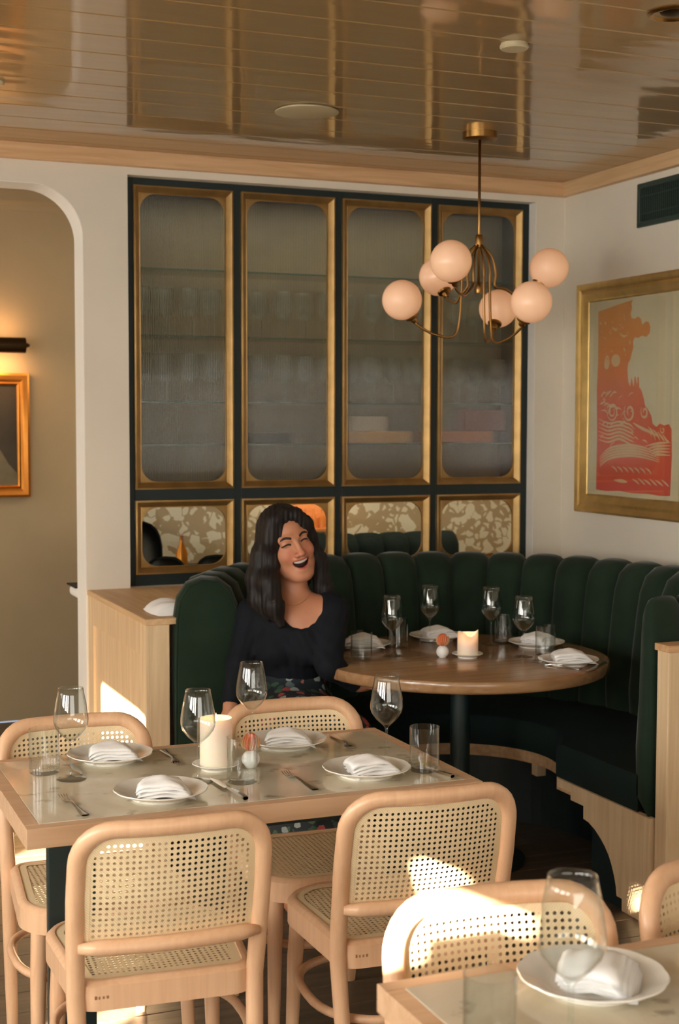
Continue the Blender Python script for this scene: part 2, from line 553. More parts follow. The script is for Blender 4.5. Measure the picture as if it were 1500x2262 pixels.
# back wall with the arched doorway and the cabinet opening
wb = MB()
AX0, AX1, AZ, AR = 0.0, 1.245, 2.54, 0.21
CX0, CX1, CZ0, CZ1 = 1.427, 3.332, 0.907, 2.597
YB2 = YB + 0.166
wall_holes(wb, 1, YB, YB2, (XL, XR + 0.12), (0, 2.86), [(AX0, AX1, -0.1, AZ), (CX0, CX1, CZ0, CZ1)])
wb.prism([(AX1, AZ)] + arc(AX1 - AR, AZ - AR, AR, 90, 0, 14), 1, YB, YB2)
wb.prism([(AX0, AZ)] + arc(AX0 + AR, AZ - AR, AR, 180, 90, 14), 1, YB, YB2)
tag(wb.build('wall_back', 'plaster', weld=False), kind='structure')
tag(MB().box((XR, YF, 0), (XR + 0.12, YB, ZC + 0.02)).build('wall_right', 'plaster'), kind='structure')
# left wall: openings added to shape the sun patches, through wall, frames and blinds
sun_holes = [(-0.60, -0.49, 2.03, 2.20), (-0.70, -0.60, 2.10, 2.25), (-0.88, -0.70, 2.195, 2.27), (-0.40, -0.215, 2.10, 2.215), (0.96, 1.28, 1.18, 1.46), (1.86, 2.66, 1.30, 2.09)]
tag(wall_holes(MB(), 0, XL - 0.12, XL, (YF, YB2), (0, 2.86), sun_holes).build('wall_left', 'plaster', weld=False), kind='structure')
for k, wy in enumerate(WIN_Y):  # assumed windows: frames and blinds added on the wall behind the fills
    y0, y1, z0, z1 = wy - 0.56, wy + 0.56, 0.62, 2.18
    wf = wall_holes(MB(), 0, XL, XL + 0.035, (y0 - 0.05, y1 + 0.05), (z0 - 0.05, z1 + 0.05), [(y0, wy - 0.015, z0, z1), (wy + 0.015, y1, z0, z1)] + [h for h in sun_holes if y0 - 0.05 < h[0] and h[1] < y1 + 0.05])
    wo = tag(wf.build('window_%d' % (k + 1), 'white_paint', weld=False), kind='structure')
    wall_holes(MB(), 0, XL, XL + 0.006, (y0, y1), (z0, z1), sun_holes).build('added_blind', 'linen', wo, weld=False)
wf = wall_holes(MB(), 1, YF, YF + 0.035, (-0.95, 2.15), (0.55, 2.15), [(-0.9, 0.58, 0.6, 2.1), (0.62, 2.1, 0.6, 2.1)])  # frame and blind added on the solid front wall behind the fill light
wo = tag(wf.build('window_5', 'white_paint', weld=False), kind='structure')
MB().box((-0.9, YF, 0.6), (2.1, YF + 0.006, 2.1)).build('added_blind', 'linen', wo)
tag(MB().box((XL, YF - 0.12, 0), (XR, YF, ZC + 0.02)).build('wall_front', 'plaster'), kind='structure')
tag(MB().box((XL, YB - 0.035, 2.627), (XR, YB, ZC)).build('trim_1', 'oak', bevel=0.002), kind='structure')
tag(MB().box((XR - 0.035, YF, 2.627), (XR, YB - 0.035, ZC)).build('trim_2', 'oak_y', bevel=0.002), kind='structure')

# white liners: window light on arch and cabinet reveals put into the colour
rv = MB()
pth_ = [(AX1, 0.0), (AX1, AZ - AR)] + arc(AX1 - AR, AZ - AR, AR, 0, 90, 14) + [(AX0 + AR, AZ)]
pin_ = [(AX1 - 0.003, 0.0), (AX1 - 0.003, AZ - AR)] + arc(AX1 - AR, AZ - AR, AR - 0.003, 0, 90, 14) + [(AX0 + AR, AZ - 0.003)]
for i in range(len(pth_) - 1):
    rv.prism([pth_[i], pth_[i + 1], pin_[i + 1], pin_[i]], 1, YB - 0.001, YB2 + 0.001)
tag(rv.build('lit_liner_arch', 'white_paint'), kind='structure')
tag(MB().box((CX1 - 0.003, YB - 0.001, CZ0), (CX1, 5.81, CZ1)).build('lit_liner_cabinet', 'white_paint'), kind='structure')

# next room seen through the arch and the cabinet
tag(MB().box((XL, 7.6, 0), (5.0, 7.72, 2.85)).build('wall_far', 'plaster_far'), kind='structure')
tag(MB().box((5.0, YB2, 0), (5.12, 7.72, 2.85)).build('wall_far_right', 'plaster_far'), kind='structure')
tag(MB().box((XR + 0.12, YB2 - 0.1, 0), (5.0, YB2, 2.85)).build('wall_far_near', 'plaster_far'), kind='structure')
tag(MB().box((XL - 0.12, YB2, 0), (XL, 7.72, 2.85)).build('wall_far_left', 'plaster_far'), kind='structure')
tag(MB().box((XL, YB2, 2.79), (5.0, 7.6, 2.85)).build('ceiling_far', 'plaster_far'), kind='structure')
cf = MB()
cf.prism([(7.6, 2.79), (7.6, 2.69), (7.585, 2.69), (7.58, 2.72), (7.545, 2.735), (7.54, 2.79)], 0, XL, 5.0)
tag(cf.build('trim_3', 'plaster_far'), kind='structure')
tag(MB().box((1.72, 7.2, 0), (4.95, 7.3, 1.42)).build('wall_terrazzo', 'terrazzo'), kind='structure')

# ================================================================== BUILT-IN CABINET
cab = empty('display_cabinet', (2.38, 5.81, CZ0), 'built-in dark green cabinet with gilt framed fluted glass doors in the back wall', 'cabinet')
YC = 5.81
DX = [1.4635 + 0.4655 * i for i in range(4)]
DW = 0.4305
ZU0, ZU1, ZL0, ZL1 = 1.311, 2.567, 0.955, 1.265
edges = [CX0] + [e for x in DX for e in (x, x + DW)] + [CX1]
for i in range(0, 10, 2):
    MB().box((edges[i], YC, CZ0), (edges[i + 1], YC + 0.04, CZ1)).build('stile', 'frame_dark', cab, bevel=0.0015)
for z0, z1 in ((CZ0, ZL0), (ZL1, ZU0), (ZU1, CZ1)):
    for x in DX:
        MB().box((x, YC, z0), (x + DW, YC + 0.04, z1)).build('rail', 'frame_dark', cab, bevel=0.0015)
for nm, lo, hi in (('side_board', (CX0, YC + 0.04, 1.297), (CX0 + 0.018, YB2 + 0.25, CZ1)), ('side_board', (CX1 - 0.018, YC + 0.04, 1.297), (CX1, YB2 + 0.25, CZ1)),
                   ('top_board', (CX0, YC + 0.04, CZ1 - 0.018), (CX1, YB2 + 0.25, CZ1)), ('middle_board', (CX0 + 0.018, YC + 0.04, 1.277), (CX1 - 0.018, YB2 + 0.02, 1.297)),
                   ('bottom_board', (CX0, YC + 0.04, CZ0), (CX1, YB2 + 0.02, CZ0 + 0.018))):
    MB().box(lo, hi).build(nm, 'frame_dark', cab)

def rrect(x0, x1, z0, z1, r, n=8):
    out = []
    for (cx_, cz_, a0) in ((x1 - r, z1 - r, 0), (x0 + r, z1 - r, 90), (x0 + r, z0 + r, 180), (x1 - r, z0 + r, 270)):
        out += arc(cx_, cz_, r, a0, a0 + 90, n)
    return out

def gilt_frame(x0, x1, z0, z1, yf, bar=0.03, r=0.07):
    mb = MB()
    loops = []
    for inset, dy, rr in ((0, 0.0, 0), (0, -0.013, 0), (0.007, -0.016, 0), (0.012, -0.012, 0), (bar - 0.003, 0.006, 0), (bar, 0.004, 0), (bar + 0.001, 0.004, r), (bar + 0.001, 0.016, r)):
        loops.append([(p[0], yf + dy, p[1]) for p in rrect(x0 + inset, x1 - inset, z0 + inset, z1 - inset, rr)])
    n = len(loops[0])
    for a, b in zip(loops, loops[1:]):
        for i in range(n):
            j = (i + 1) % n
            mb.add([a[i], a[j], b[j], b[i]], [(0, 1, 2, 3)])
    return mb

def clean(me):
    bm = bmesh.new(); bm.from_mesh(me)
    bmesh.ops.remove_doubles(bm, verts=bm.verts, dist=1e-5)
    bmesh.ops.dissolve_degenerate(bm, dist=1e-6, edges=bm.edges)
    bm.to_mesh(me); bm.free(); return me

M['cab_back'] = plain('cabinet_back', (108, 98, 74), 0.6, var=0.1)
M['fluted'] = real_glass('fluted_glass', (0.90, 0.92, 0.88), 1.22, 0.0)
names = ['first', 'second', 'third', 'fourth']
for i, x in enumerate(DX):
    d = gilt_frame(x, x + DW, ZU0, ZU1, YC).build('door', 'gold', cab, smooth=True); clean(d.data)
    fl = MB(); p_ = 0.0075; n = int(round((DW - 0.05) / p_)); rows = [[], []]
    for k in range(n * 6 + 1):
        xx = x + 0.025 + k * p_ / 6
        yy = YC + 0.010 - 0.0022 * cos(2 * pi * k / 6)
        rows[0].append((xx, yy, ZU0 + 0.02)); rows[1].append((xx, yy, ZU1 - 0.02))
    fl.grid(rows)
    bx0, bx1 = x + 0.025, x + 0.025 + n * p_
    fl.grid([[(bx0, YC + 0.017, ZU0 + 0.02), (bx1, YC + 0.017, ZU0 + 0.02)], [(bx0, YC + 0.017, ZU1 - 0.02), (bx1, YC + 0.017, ZU1 - 0.02)]])
    fo = fl.build('fluted_pane', 'fluted', d, smooth='all', weld=False)
    l = gilt_frame(x, x + DW, ZL0, ZL1, YC).build('lower_frame', 'gold', cab, smooth=True); clean(l.data)
    MB().box((x + 0.02, YC + 0.012, ZL0 + 0.02), (x + DW - 0.02, YC + 0.016, ZL1 - 0.02)).build('clear_pane', 'pane', l)
MB().box((CX0 + 0.018, YB2 + 0.25, 1.297), (CX1 - 0.018, YB2 + 0.268, CZ1)).build('back_board', M['cab_back'], cab)
SHELF_Z = (2.24, 1.96, 1.68, 1.499)
for z in SHELF_Z:
    s_ = MB().box((CX0 + 0.02, 5.875, z - 0.006), (CX1 - 0.02, 6.13, z)).build('glass_shelf', 'pane', cab)
    MB().box((CX0 + 0.02, 5.868, z - 0.007), (CX1 - 0.02, 5.875, z)).build('shelf_edge', 'shelf_glass', s_)

ld = bpy.data.lights.new('cabinet_fill', 'AREA'); ld.shape = 'RECTANGLE'; ld.size = 1.7; ld.size_y = 0.03; ld.energy = 4.2; ld.color = (1.0, 0.9, 0.74)  # added fill inside the cabinet, hidden behind the top rail
lo_ = bpy.data.objects.new('cabinet_fill', ld); lo_.location = (2.38, 5.885, CZ1 - 0.0195); col.objects.link(lo_)

# ================================================================== WOODEN END WALLS OF THE BOOTH
PZ = 0.907
lw = empty('booth_partition', (1.30, 5.28, 0), 'pale wooden end wall with a ledge, left of the green booth', 'partition')
MB().box((1.262, 4.82, 0), (1.335, YB, PZ - 0.022)).build('core', 'oak_z', lw, bevel=0.002)
# raised frame round a recessed panel on the outer face
for lo, hi in (((1.25, 4.82, 0.0), (1.262, 4.905, PZ - 0.022)), ((1.25, YB - 0.09, 0.0), (1.262, YB, PZ - 0.022)), ((1.25, 4.905, PZ - 0.135), (1.262, YB - 0.09, PZ - 0.022)), ((1.25, 4.905, 0.0), (1.262, YB - 0.09, 0.12))):
    MB().box(lo, hi).build('panel_frame', 'oak_z', lw, bevel=0.001)
led = MB()
BCX, BCY = 2.356, 4.575
led_poly = [(1.246, 4.815), (1.338, 4.815)] + [(BCX + 1.0 * cos(radians(a)), BCY + 1.0 * sin(radians(a))) for a in range(166, 129, -4)] + [(BCX + 1.0 * cos(radians(130)), YB), (1.246, YB)]
led.prism(led_poly, 2, PZ - 0.022, PZ)
led.build('ledge', 'oak_y', lw, bevel=0.002)
rw = empty('booth_partition', (3.05, 3.685, 0), 'pale wooden end wall at the right end of the green booth', 'partition')
MB().box((2.605, 3.655, 0), (XR, 3.715, PZ - 0.022)).build('core', 'oak_z', rw, bevel=0.002)
MB().box((2.598, 3.648, PZ - 0.022), (XR, 3.722, PZ)).build('ledge', 'oak', rw, bevel=0.002)

# ================================================================== GREEN BOOTH
booth = empty('corner_booth', (BCX, BCY + 0.6, 0), 'curved dark green channel-tufted corner booth round the wooden table', 'booth')
def end_r(r): return -acos(min(1, 0.246 / r))
def end_l(r): return pi - asin(0.228 / r)
def thin(th):                                   # the back gets thinner towards its right-hand end
    return lerp(0.30, 1.0, sstep(radians(-78), radians(-35), th))
def bp_(t, r):
    """Point on the booth plan: t 0..1 from the right end to the left end, r nominal radius."""
    th = lerp(end_r(max(r, 0.3)), end_l(max(r, 0.3)), t)
    if r > 0.80:
        r = 0.80 + (r - 0.80) * thin(th)
        th = lerp(end_r(r), end_l(r), t)
    return BCX + r * cos(th), BCY + r * sin(th), th
PROF = [(0.800, 0.40), (0.800, 0.55), (0.812, 0.70), (0.828, 0.84), (0.842, 0.93), (0.862, 0.985), (0.895, 1.012), (0.935, 1.016), (0.972, 1.002), (0.995, 0.965), (1.005, 0.90), (1.01, 0.70), (1.01, 0.34)]
PN = []
for i, (r, z) in enumerate(PROF):
    a = PROF[max(0, i - 1)]; b = PROF[min(len(PROF) - 1, i + 1)]
    dr, dz = b[0] - a[0], b[1] - a[1]; l_ = sqrt(dr * dr + dz * dz)
    PN.append((-dz / l_, dr / l_))
NCH = 24
for c in range(NCH):
    rows = []
    nu = 9
    for iu in range(nu):
        u = -1 + 2 * iu / (nu - 1)
        t = (c + 0.5 + 0.5 * u) / NCH
        bul = 0.034 * sqrt(max(0, 1 - abs(u) ** 2.6))
        rw_ = []
        for (r, z), (nr, nz_) in zip(PROF, PN):
            k_ = bul * (1.0 if z > 0.5 else 0.6)
            x, y, th = bp_(t, r + nr * k_)
            rw_.append((x, y, z + nz_ * k_ * 0.85))
        rows.append(rw_)
    mb = MB().grid(rows)
    if c in (0, NCH - 1):
        er = rows[0] if c == 0 else rows[-1]
        mb.add(er, [tuple(range(len(er)))])
    mb.build('back_channel', 'velvet', booth, smooth='all')
# piped end panel of the back on the left
ep = []
for (r, z), (nr, nz_) in zip(PROF, PN):
    x, y, th = bp_(1.0, r + nr * 0.022)
    ep.append((x, z + nz_ * 0.022))
MB().prism(ep, 1, BCY + 0.206, BCY + 0.228).build('end_panel', 'velvet', booth, bevel=0.008, bseg=3, smooth=True)
MB().tube([(x, BCY + 0.212, z) for x, z in ep], 0.006, seg=6).build('piping', 'velvet', booth, smooth='all')
# seat cushion, wooden band, recessed plinth
def sector(mb, r0, r1, z0, z1, n=48, t0=0.0, t1=1.0, rnd=0.0):
    rows = []
    prof = [(r1, z0), (r0, z0), (r0, z1 - rnd), (r0 + rnd * 0.3, z1 - rnd * 0.3), (r0 + rnd, z1), (r1, z1)] if rnd else [(r1, z0), (r0, z0), (r0, z1), (r1, z1)]
    for i in range(n + 1):
        t = lerp(t0, t1, i / n)
        rows.append([(*bp_(t, r)[:2], z) for r, z in prof] + [(*bp_(t, prof[0][0])[:2], prof[0][1])])
    mb.grid(rows)
    m_ = len(prof)
    mb.add(rows[0][:m_], [tuple(range(m_))]); mb.add(rows[-1][:m_], [tuple(range(m_))])
    return mb
sector(MB(), 0.36, 0.82, 0.345, 0.465, rnd=0.03, t1=1.0).build('seat_cushion', 'seat_velvet', booth, smooth=True)
sector(MB(), 0.365, 0.80, 0.30, 0.345).build('wooden_band', 'oak', booth)
sector(MB(), 0.56, 0.98, 0.0, 0.34).build('plinth', 'frame_dark', booth)
for t_ in (0.36, 0.58, 0.78):
    x, y, th = bp_(t_, 0.43)
    MB().box((x - 0.02, y - 0.02, 0.24), (x + 0.02, y + 0.02, 0.30)).build('bracket', 'oak_z', booth, bevel=0.002)
# stepped, arched wooden end panel below the seat on the right
prof_end = [(4.286, 0.345), (4.286, 0.314), (4.196, 0.314), (4.196, 0.288), (4.113, 0.288), (4.113, 0.244), (4.08, 0.240), (4.041, 0.226), (4.005, 0.205), (3.979, 0.186), (3.955, 0.162), (3.937, 0.135), (3.92, 0.10), (3.909, 0.067), (3.905, 0.04), (3.874, 0.04), (3.874, 0.0), (3.725, 0.0), (3.725, 0.345)]
MB().prism(prof_end, 0, 2.592, 2.616).build('end_board', 'oak_z', booth, bevel=0.001)

# ================================================================== ROUND TABLE
rt_ = empty('round_table', (BCX, BCY, 0), 'round wooden pedestal table set for dining inside the green booth', 'table')
MB().lathe([(0, 0.706), (0.520, 0.706), (0.529, 0.710), (0.533, 0.716), (0.533, 0.742), (0.530, 0.748), (0.524, 0.75), (0, 0.75)], (BCX, BCY, 0), 96).build('table_top', 'round_wood', rt_, smooth=True)
MB().lathe([(0, 0.66), (0.16, 0.66), (0.16, 0.70), (0.10, 0.706), (0, 0.706)], (BCX, BCY, 0), 32).build('mounting_plate', 'dark_green', rt_, smooth=True)
MB().lathe([(0.036, 0.02), (0.036, 0.67)], (BCX, BCY, 0), 28).build('column', 'dark_green', rt_, smooth='all')
MB().lathe([(0, 0), (0.24, 0), (0.24, 0.012), (0.22, 0.02), (0.05, 0.03), (0, 0.03)], (BCX, BCY, 0), 48).build('base', 'dark_green', rt_, smooth=True)

# ================================================================== STONE-TOPPED TABLES
def stone_table(name, x0, x1, y0, y1, label, legs, rot=0.0):
    cx_, cy_ = (x0 + x1) / 2, (y0 + y1) / 2
    t = empty(name, (cx_, cy_, 0), label, 'table')
    bw = 0.032
    for lo, hi in (((x0, y0, 0.706), (x1, y0 + bw, 0.75)), ((x0, y1 - bw, 0.706), (x1, y1, 0.75)), ((x0, y0 + bw, 0.706), (x0 + bw, y1 - bw, 0.75)), ((x1 - bw, y0 + bw, 0.706), (x1, y1 - bw, 0.75))):
        MB().box(lo, hi).build('edge_board', 'table_wood', t, bevel=0.0015)
    MB().box((x0 + bw, y0 + bw, 0.712), (x1 - bw, y1 - bw, 0.7505)).build('stone_top', 'stone', t, bevel=0.0008)
    for lx in legs:
        MB().box((lx - 0.06, 3.197 - 3.259 + cy_, 0.0), (lx + 0.05, 3.223 - 3.259 + cy_, 0.706)).build('leg', 'dark_green', t, bevel=0.003)
    MB().box((legs[0], cy_ - 0.06, 0.62), (legs[1], cy_ - 0.04, 0.706)).build('beam', 'dark_green', t, bevel=0.003)
    t.rotation_euler = (0, 0, rot)
    return t
stone_table('dining_table', 0.505, 1.576, 2.94, 3.578, 'rectangular stone-topped dining table with wooden edge in the middle, four cane chairs round it', (0.657, 1.505))
stone_table('dining_table', 0.853, 2.25, 1.22, 1.925, 'stone-topped dining table cut off at the bottom right corner', (1.0, 2.1), rot=0.0)

# ================================================================== CANE CHAIRS
def inside_rr(x, z, hw, z0, z1, r_top, r_bot=0.0):
    """Inside test for a panel with rounded top corners (and optional bottom ones)."""
    if abs(x) > hw or z < z0 or z > z1: return False
    for r, cz, s in ((r_top, z1 - r_top, 1), (r_bot, z0 + r_bot, -1)):
        if r > 0 and abs(x) > hw - r and (z - cz) * s > 0:
            if (abs(x) - hw + r) ** 2 + (z - cz) ** 2 > r * r: return False
    return True

def cane_cells(pitch, u0, u1, v0, v1, keep, mapf, hole=0.285, th=0.0012):
    """Woven cane: square cells with an octagonal hole each, in two thin layers."""
    mb = MB()
    nu = int(round((u1 - u0) / pitch)); nv = int(round((v1 - v0) / pitch))
    pu = (u1 - u0) / nu; pv = (v1 - v0) / nv
    oct_ = [(cos(radians(22.5 + 45 * k)), sin(radians(22.5 + 45 * k))) for k in range(8)]
    for i in range(nu):
        for j in range(nv):
            cu, cv = u0 + (i + 0.5) * pu, v0 + (j + 0.5) * pv
            if not keep(cu, cv): continue
            for layer in (0.0, th):
                pts = [(cu + sx * pu / 2, cv + sy * pv / 2) for sx, sy in ((1, 1), (-1, 1), (-1, -1), (1, -1))]
                pts += [(cu + a * hole * pu, cv + b * hole * pv) for a, b in oct_]
                vs_ = [mapf(a, b, layer) for a, b in pts]
                # oct points 4..11 start at 22.5 deg
                mb.add(vs_, [(0, 5, 4), (0, 1, 6, 5), (1, 7, 6), (1, 2, 8, 7), (2, 9, 8), (2, 3, 10, 9), (3, 11, 10), (3, 0, 4, 11)])
    return mb

def back_y(x, z):
    return -0.186 - 0.20 * max(0, z - 0.44) - 0.034 * (1 - (x / 0.2) ** 2) * min(1, max(0, (z - 0.44) / 0.2)) - (0.06 * max(0, 0.44 - z) / 0.44)

def seat_outline(inset=0.0, n=10):
    pts = [(-0.222, 0.215), (0.222, 0.215), (0.184, -0.20), (-0.184, -0.20)]
    rr = [0.11, 0.11, 0.05, 0.05]
    out = []
    for i in range(4):
        p = Vector(pts[i]); a = (Vector(pts[i - 1]) - p).normalized(); b = (Vector(pts[(i + 1) % 4]) - p).normalized()
        half = a.angle(b) / 2; d = rr[i] / math.tan(half)
        p0, p1 = p + a * d, p + b * d
        c = p + (a + b).normalized() * (rr[i] / sin(half))
        a0 = atan2(p0.y - c.y, p0.x - c.x); a1 = atan2(p1.y - c.y, p1.x - c.x)
        while a1 - a0 > pi: a1 -= 2 * pi
        while a1 - a0 < -pi: a1 += 2 * pi
        for k in range(n + 1):
            t = lerp(a0, a1, k / n)
            out.append((c.x + (rr[i] - inset) * cos(t), c.y + (rr[i] - inset) * sin(t)))
    return out

def in_poly(x, y, poly):
    c = False; j = len(poly) - 1
    for i in range(len(poly)):
        if (poly[i][1] > y) != (poly[j][1] > y) and x < (poly[j][0] - poly[i][0]) * (y - poly[i][1]) / (poly[j][1] - poly[i][1]) + poly[i][0]: c = not c
        j = i
    return c

def ring(mb, loops):
    n = len(loops[0])
    for a, b in zip(loops, loops[1:]):
        o = len(mb.v)
        mb.add(list(a) + list(b), [(i, (i + 1) % n, n + (i + 1) % n, n + i) for i in range(n)])
    return mb

def make_chair():
    t = empty('cane_chair', (0, 0, 0), 'x', 'chair')
    # bent back frame: two rear legs and the top rail in one piece
    HW, ZT, R = 0.190, 0.80, 0.075
    half = [(0.172, 0.0), (0.178, 0.15), (0.183, 0.30), (0.187, 0.44), (0.190, 0.55), (0.192, 0.65), (HW, ZT - R)] + [(HW - R + R * cos(radians(a)), ZT - R + R * sin(radians(a))) for a in range(12, 91, 13)] + [(0.09, ZT), (0.05, ZT), (0.0, ZT)]
    path = half + [(-x, z) for x, z in half[-2::-1]]
    P = [(x, back_y(x, z), z) for x, z in path]
    rad = [lerp(0.0145, 0.0195, min(1, z / 0.40)) for x, z in path]
    MB().tube(P, rad, seg=12, squash=0.82, ref=(1, 0, 0)).build('back_frame', 'beech', t, smooth=True)
    # cane of the back
    z0, z1, hw, rt = 0.56, 0.782, 0.174, 0.056
    mapf = lambda u, v, l: (u, back_y(u, v) + 0.002 - l, v)
    cc = cane_cells(0.0125, -hw, hw, z0 - 0.01, z1, lambda u, v: inside_rr(u, v, hw - 0.002, z0 - 0.02, z1 - 0.003, rt), mapf)
    cc.build('back_cane', 'cane', t)
    bd = MB()
    o1 = [(hw + 0.008, z0 - 0.02)] + [(hw + 0.008, z0 + 0.1)] + [(hw + 0.008 - 0.062 + 0.062 * cos(radians(a)), z1 + 0.008 - 0.062 + 0.062 * sin(radians(a))) for a in range(0, 91, 15)] + [(0.06, z1 + 0.008)]
    o1 = o1 + [(-x, z) for x, z in o1[::-1]]
    o2 = [(x * (hw - 0.010) / (hw + 0.008), z if z < 0.6 else z - 0.018) for x, z in o1]
    bd.grid([[mapf(x, z, 0.0018) for x, z in o1], [mapf(x, z, 0.0026) for x, z in o2]])
    bd.grid([[mapf(x, z, -0.0005) for x, z in o1], [mapf(x, z, -0.001) for x, z in o2]])
    bd.build('cane_border', 'cane', t)
    # lower back bar
    bar = [(x, back_y(x, 0.548) - 0.014 - 0.004 * (1 - (x / 0.18) ** 2), 0.548) for x in [-0.186 + 0.0372 * i for i in range(11)]]
    MB().tube(bar, [0.010] + [0.0165] * 9 + [0.010], seg=12, squash=1.0).build('back_bar', 'beech', t, smooth='all')
    # seat frame
    o_, i_ = seat_outline(0), seat_outline(0.036)
    loops = [[(x, y, 0.405) for x, y in o_], [(x, y, 0.455) for x, y in o_]]
    o2_ = seat_outline(0.008)
    loops += [[(x, y, 0.463) for x, y in o2_], [(x, y, 0.465) for x, y in seat_outline(0.014)], [(x, y, 0.465) for x, y in seat_outline(0.020)], [(x, y, 0.461) for x, y in seat_outline(0.023)], [(x, y, 0.461) for x, y in i_], [(x, y, 0.405) for x, y in i_], [(x, y, 0.405) for x, y in o_]]
    ring(MB(), loops).build('seat_frame', 'beech', t, smooth=True)
    ins = seat_outline(0.030)
    cc = cane_cells(0.0125, -0.225, 0.225, -0.2, 0.2125, lambda u, v: in_poly(u, v, ins), lambda u, v, l: (u, v, 0.4628 - l - 0.003 * (1 - (u / 0.2) ** 2)), hole=0.30)
    cc.build('seat_cane', 'cane', t)
    ring(MB(), [[(x, y, 0.4625) for x, y in seat_outline(0.022)], [(x, y, 0.463) for x, y in seat_outline(0.040)]]).build('cane_border', 'cane', t)
    for s in (-1, 1):
        MB().tube([(s * 0.172, 0.160, 0.405), (s * 0.178, 0.170, 0.30), (s * 0.186, 0.185, 0.0)], [0.021, 0.0195, 0.0135], seg=12, ref=(1, 0, 0)).build('front_leg', 'beech', t, smooth=True)
    hoop = []
    for k in range(40):
        a = 2 * pi * k / 40
        c_, s_ = cos(a), sin(a)
        hoop.append((0.205 * abs(c_) ** 0.75 * (1 if c_ > 0 else -1), -0.012 + 0.200 * abs(s_) ** 0.75 * (1 if s_ > 0 else -1), 0.285))
    MB().tube(hoop, 0.0105, seg=8, closed=True).build('stretcher_hoop', 'beech', t, smooth='all')
    mk = MB()
    for q, (w_, h_) in enumerate(((0.006, 0.007), (0.005, 0.0055), (0.006, 0.0055), (0.007, 0.006))):
        mk.box((-0.150 + q * 0.008, -0.2006, 0.430), (-0.150 + q * 0.008 + w_ * 0.7, -0.1995, 0.430 + h_))
    mk.build('maker_stamp', M['stamp'], t)
    return t
M['stamp'] = plain('burnt_stamp', (158, 112, 78), 0.8)
chairs = [
    ((0.775, 2.975), -4, 'light beech cane chair with its back towards us, left front of stone table'),
    ((1.352, 2.985), -4, 'light beech cane chair with its back towards us, a sun patch across its cane'),
    ((0.765, 3.448), 180, 'beech cane chair on the far side of the stone table, at the left picture edge'),
    ((1.362, 3.442), 177, 'beech cane chair on the far side of the stone table, in front of the woman'),
    ((1.105, 1.800), 173, 'sunlit cane chair behind the nearest table in the bottom right corner'),
    ((1.640, 1.810), 190, 'shaded beech chair cut off by the right edge of the picture'),
]
proto = make_chair()
for i, ((x, y), a, lab) in enumerate(chairs):
    put(proto if i == 0 else copy_tree(proto), (x, y, 0), radians(a), lab, 'cane chairs with bentwood frames')

# ================================================================== TABLEWARE PROTOTYPES
TZ = 0.7505
def make_wineglass():
    out = [(0, 0), (0.034, 0), (0.0355, 0.0008), (0.034, 0.002), (0.012, 0.0045), (0.0052, 0.010), (0.0036, 0.020), (0.0034, 0.080), (0.0045, 0.088), (0.010, 0.0945), (0.026, 0.109), (0.0365, 0.123), (0.0405, 0.134), (0.0412, 0.143), (0.040, 0.158), (0.0365, 0.182), (0.0318, 0.205), (0.0293, 0.219)]
    inn = [(0.0286, 0.219), (0.0311, 0.205), (0.0358, 0.182), (0.0392, 0.158), (0.0404, 0.143), (0.0396, 0.134), (0.0356, 0.1235), (0.025, 0.110), (0.009, 0.0965), (0, 0.094)]
    return MB().lathe(out + inn, seg=40).mesh('wine_glass', smooth='all')
def make_tumbler(h=0.108, r=0.0365):
    return MB().lathe([(0, 0), (r - 0.003, 0), (r, 0.003), (r, h), (r - 0.0013, h), (r - 0.0013, 0.012), (r - 0.005, 0.009), (0, 0.0085)], seg=36).mesh('tumbler', smooth=True)
WG, TB, TB2 = make_wineglass(), make_tumbler(), make_tumbler(0.098, 0.0385)

def wineglass(loc, label, group, scale=1.0, me=None):
    o = link('wine_glass', me or WG, 'glass'); o.location = loc; o.scale = (scale,) * 3
    return tag(o, label, 'wine glass', group)
def tumbler(loc, label, group, me=None):
    o = link('tumbler', me or TB, 'glass'); o.location = loc
    return tag(o, label, 'glass', group)

def make_plate():
    prof = [(0, 0.004), (0.060, 0.004), (0.062, 0.0), (0.066, 0.0), (0.068, 0.005), (0.085, 0.011), (0.104, 0.0185), (0.1065, 0.0205), (0.1055, 0.0225), (0.098, 0.0205), (0.078, 0.0125), (0.068, 0.0085), (0.060, 0.0075), (0, 0.0075)]
    wav = lambda a, i, r: 1 + (0.018 * abs(sin(6 * a)) ** 0.8 - 0.012 if r > 0.09 else 0)
    return MB().lathe(prof, seg=96, rmod=wav).mesh('plate', smooth=True)
PL = make_plate()
def plate(loc, label, group, rot=0.0, scale=1.0):
    o = link('plate', PL, 'porcelain'); o.location = loc; o.rotation_euler = (0, 0, rot); o.scale = (scale,) * 3
    return tag(o, label, 'plate', group)

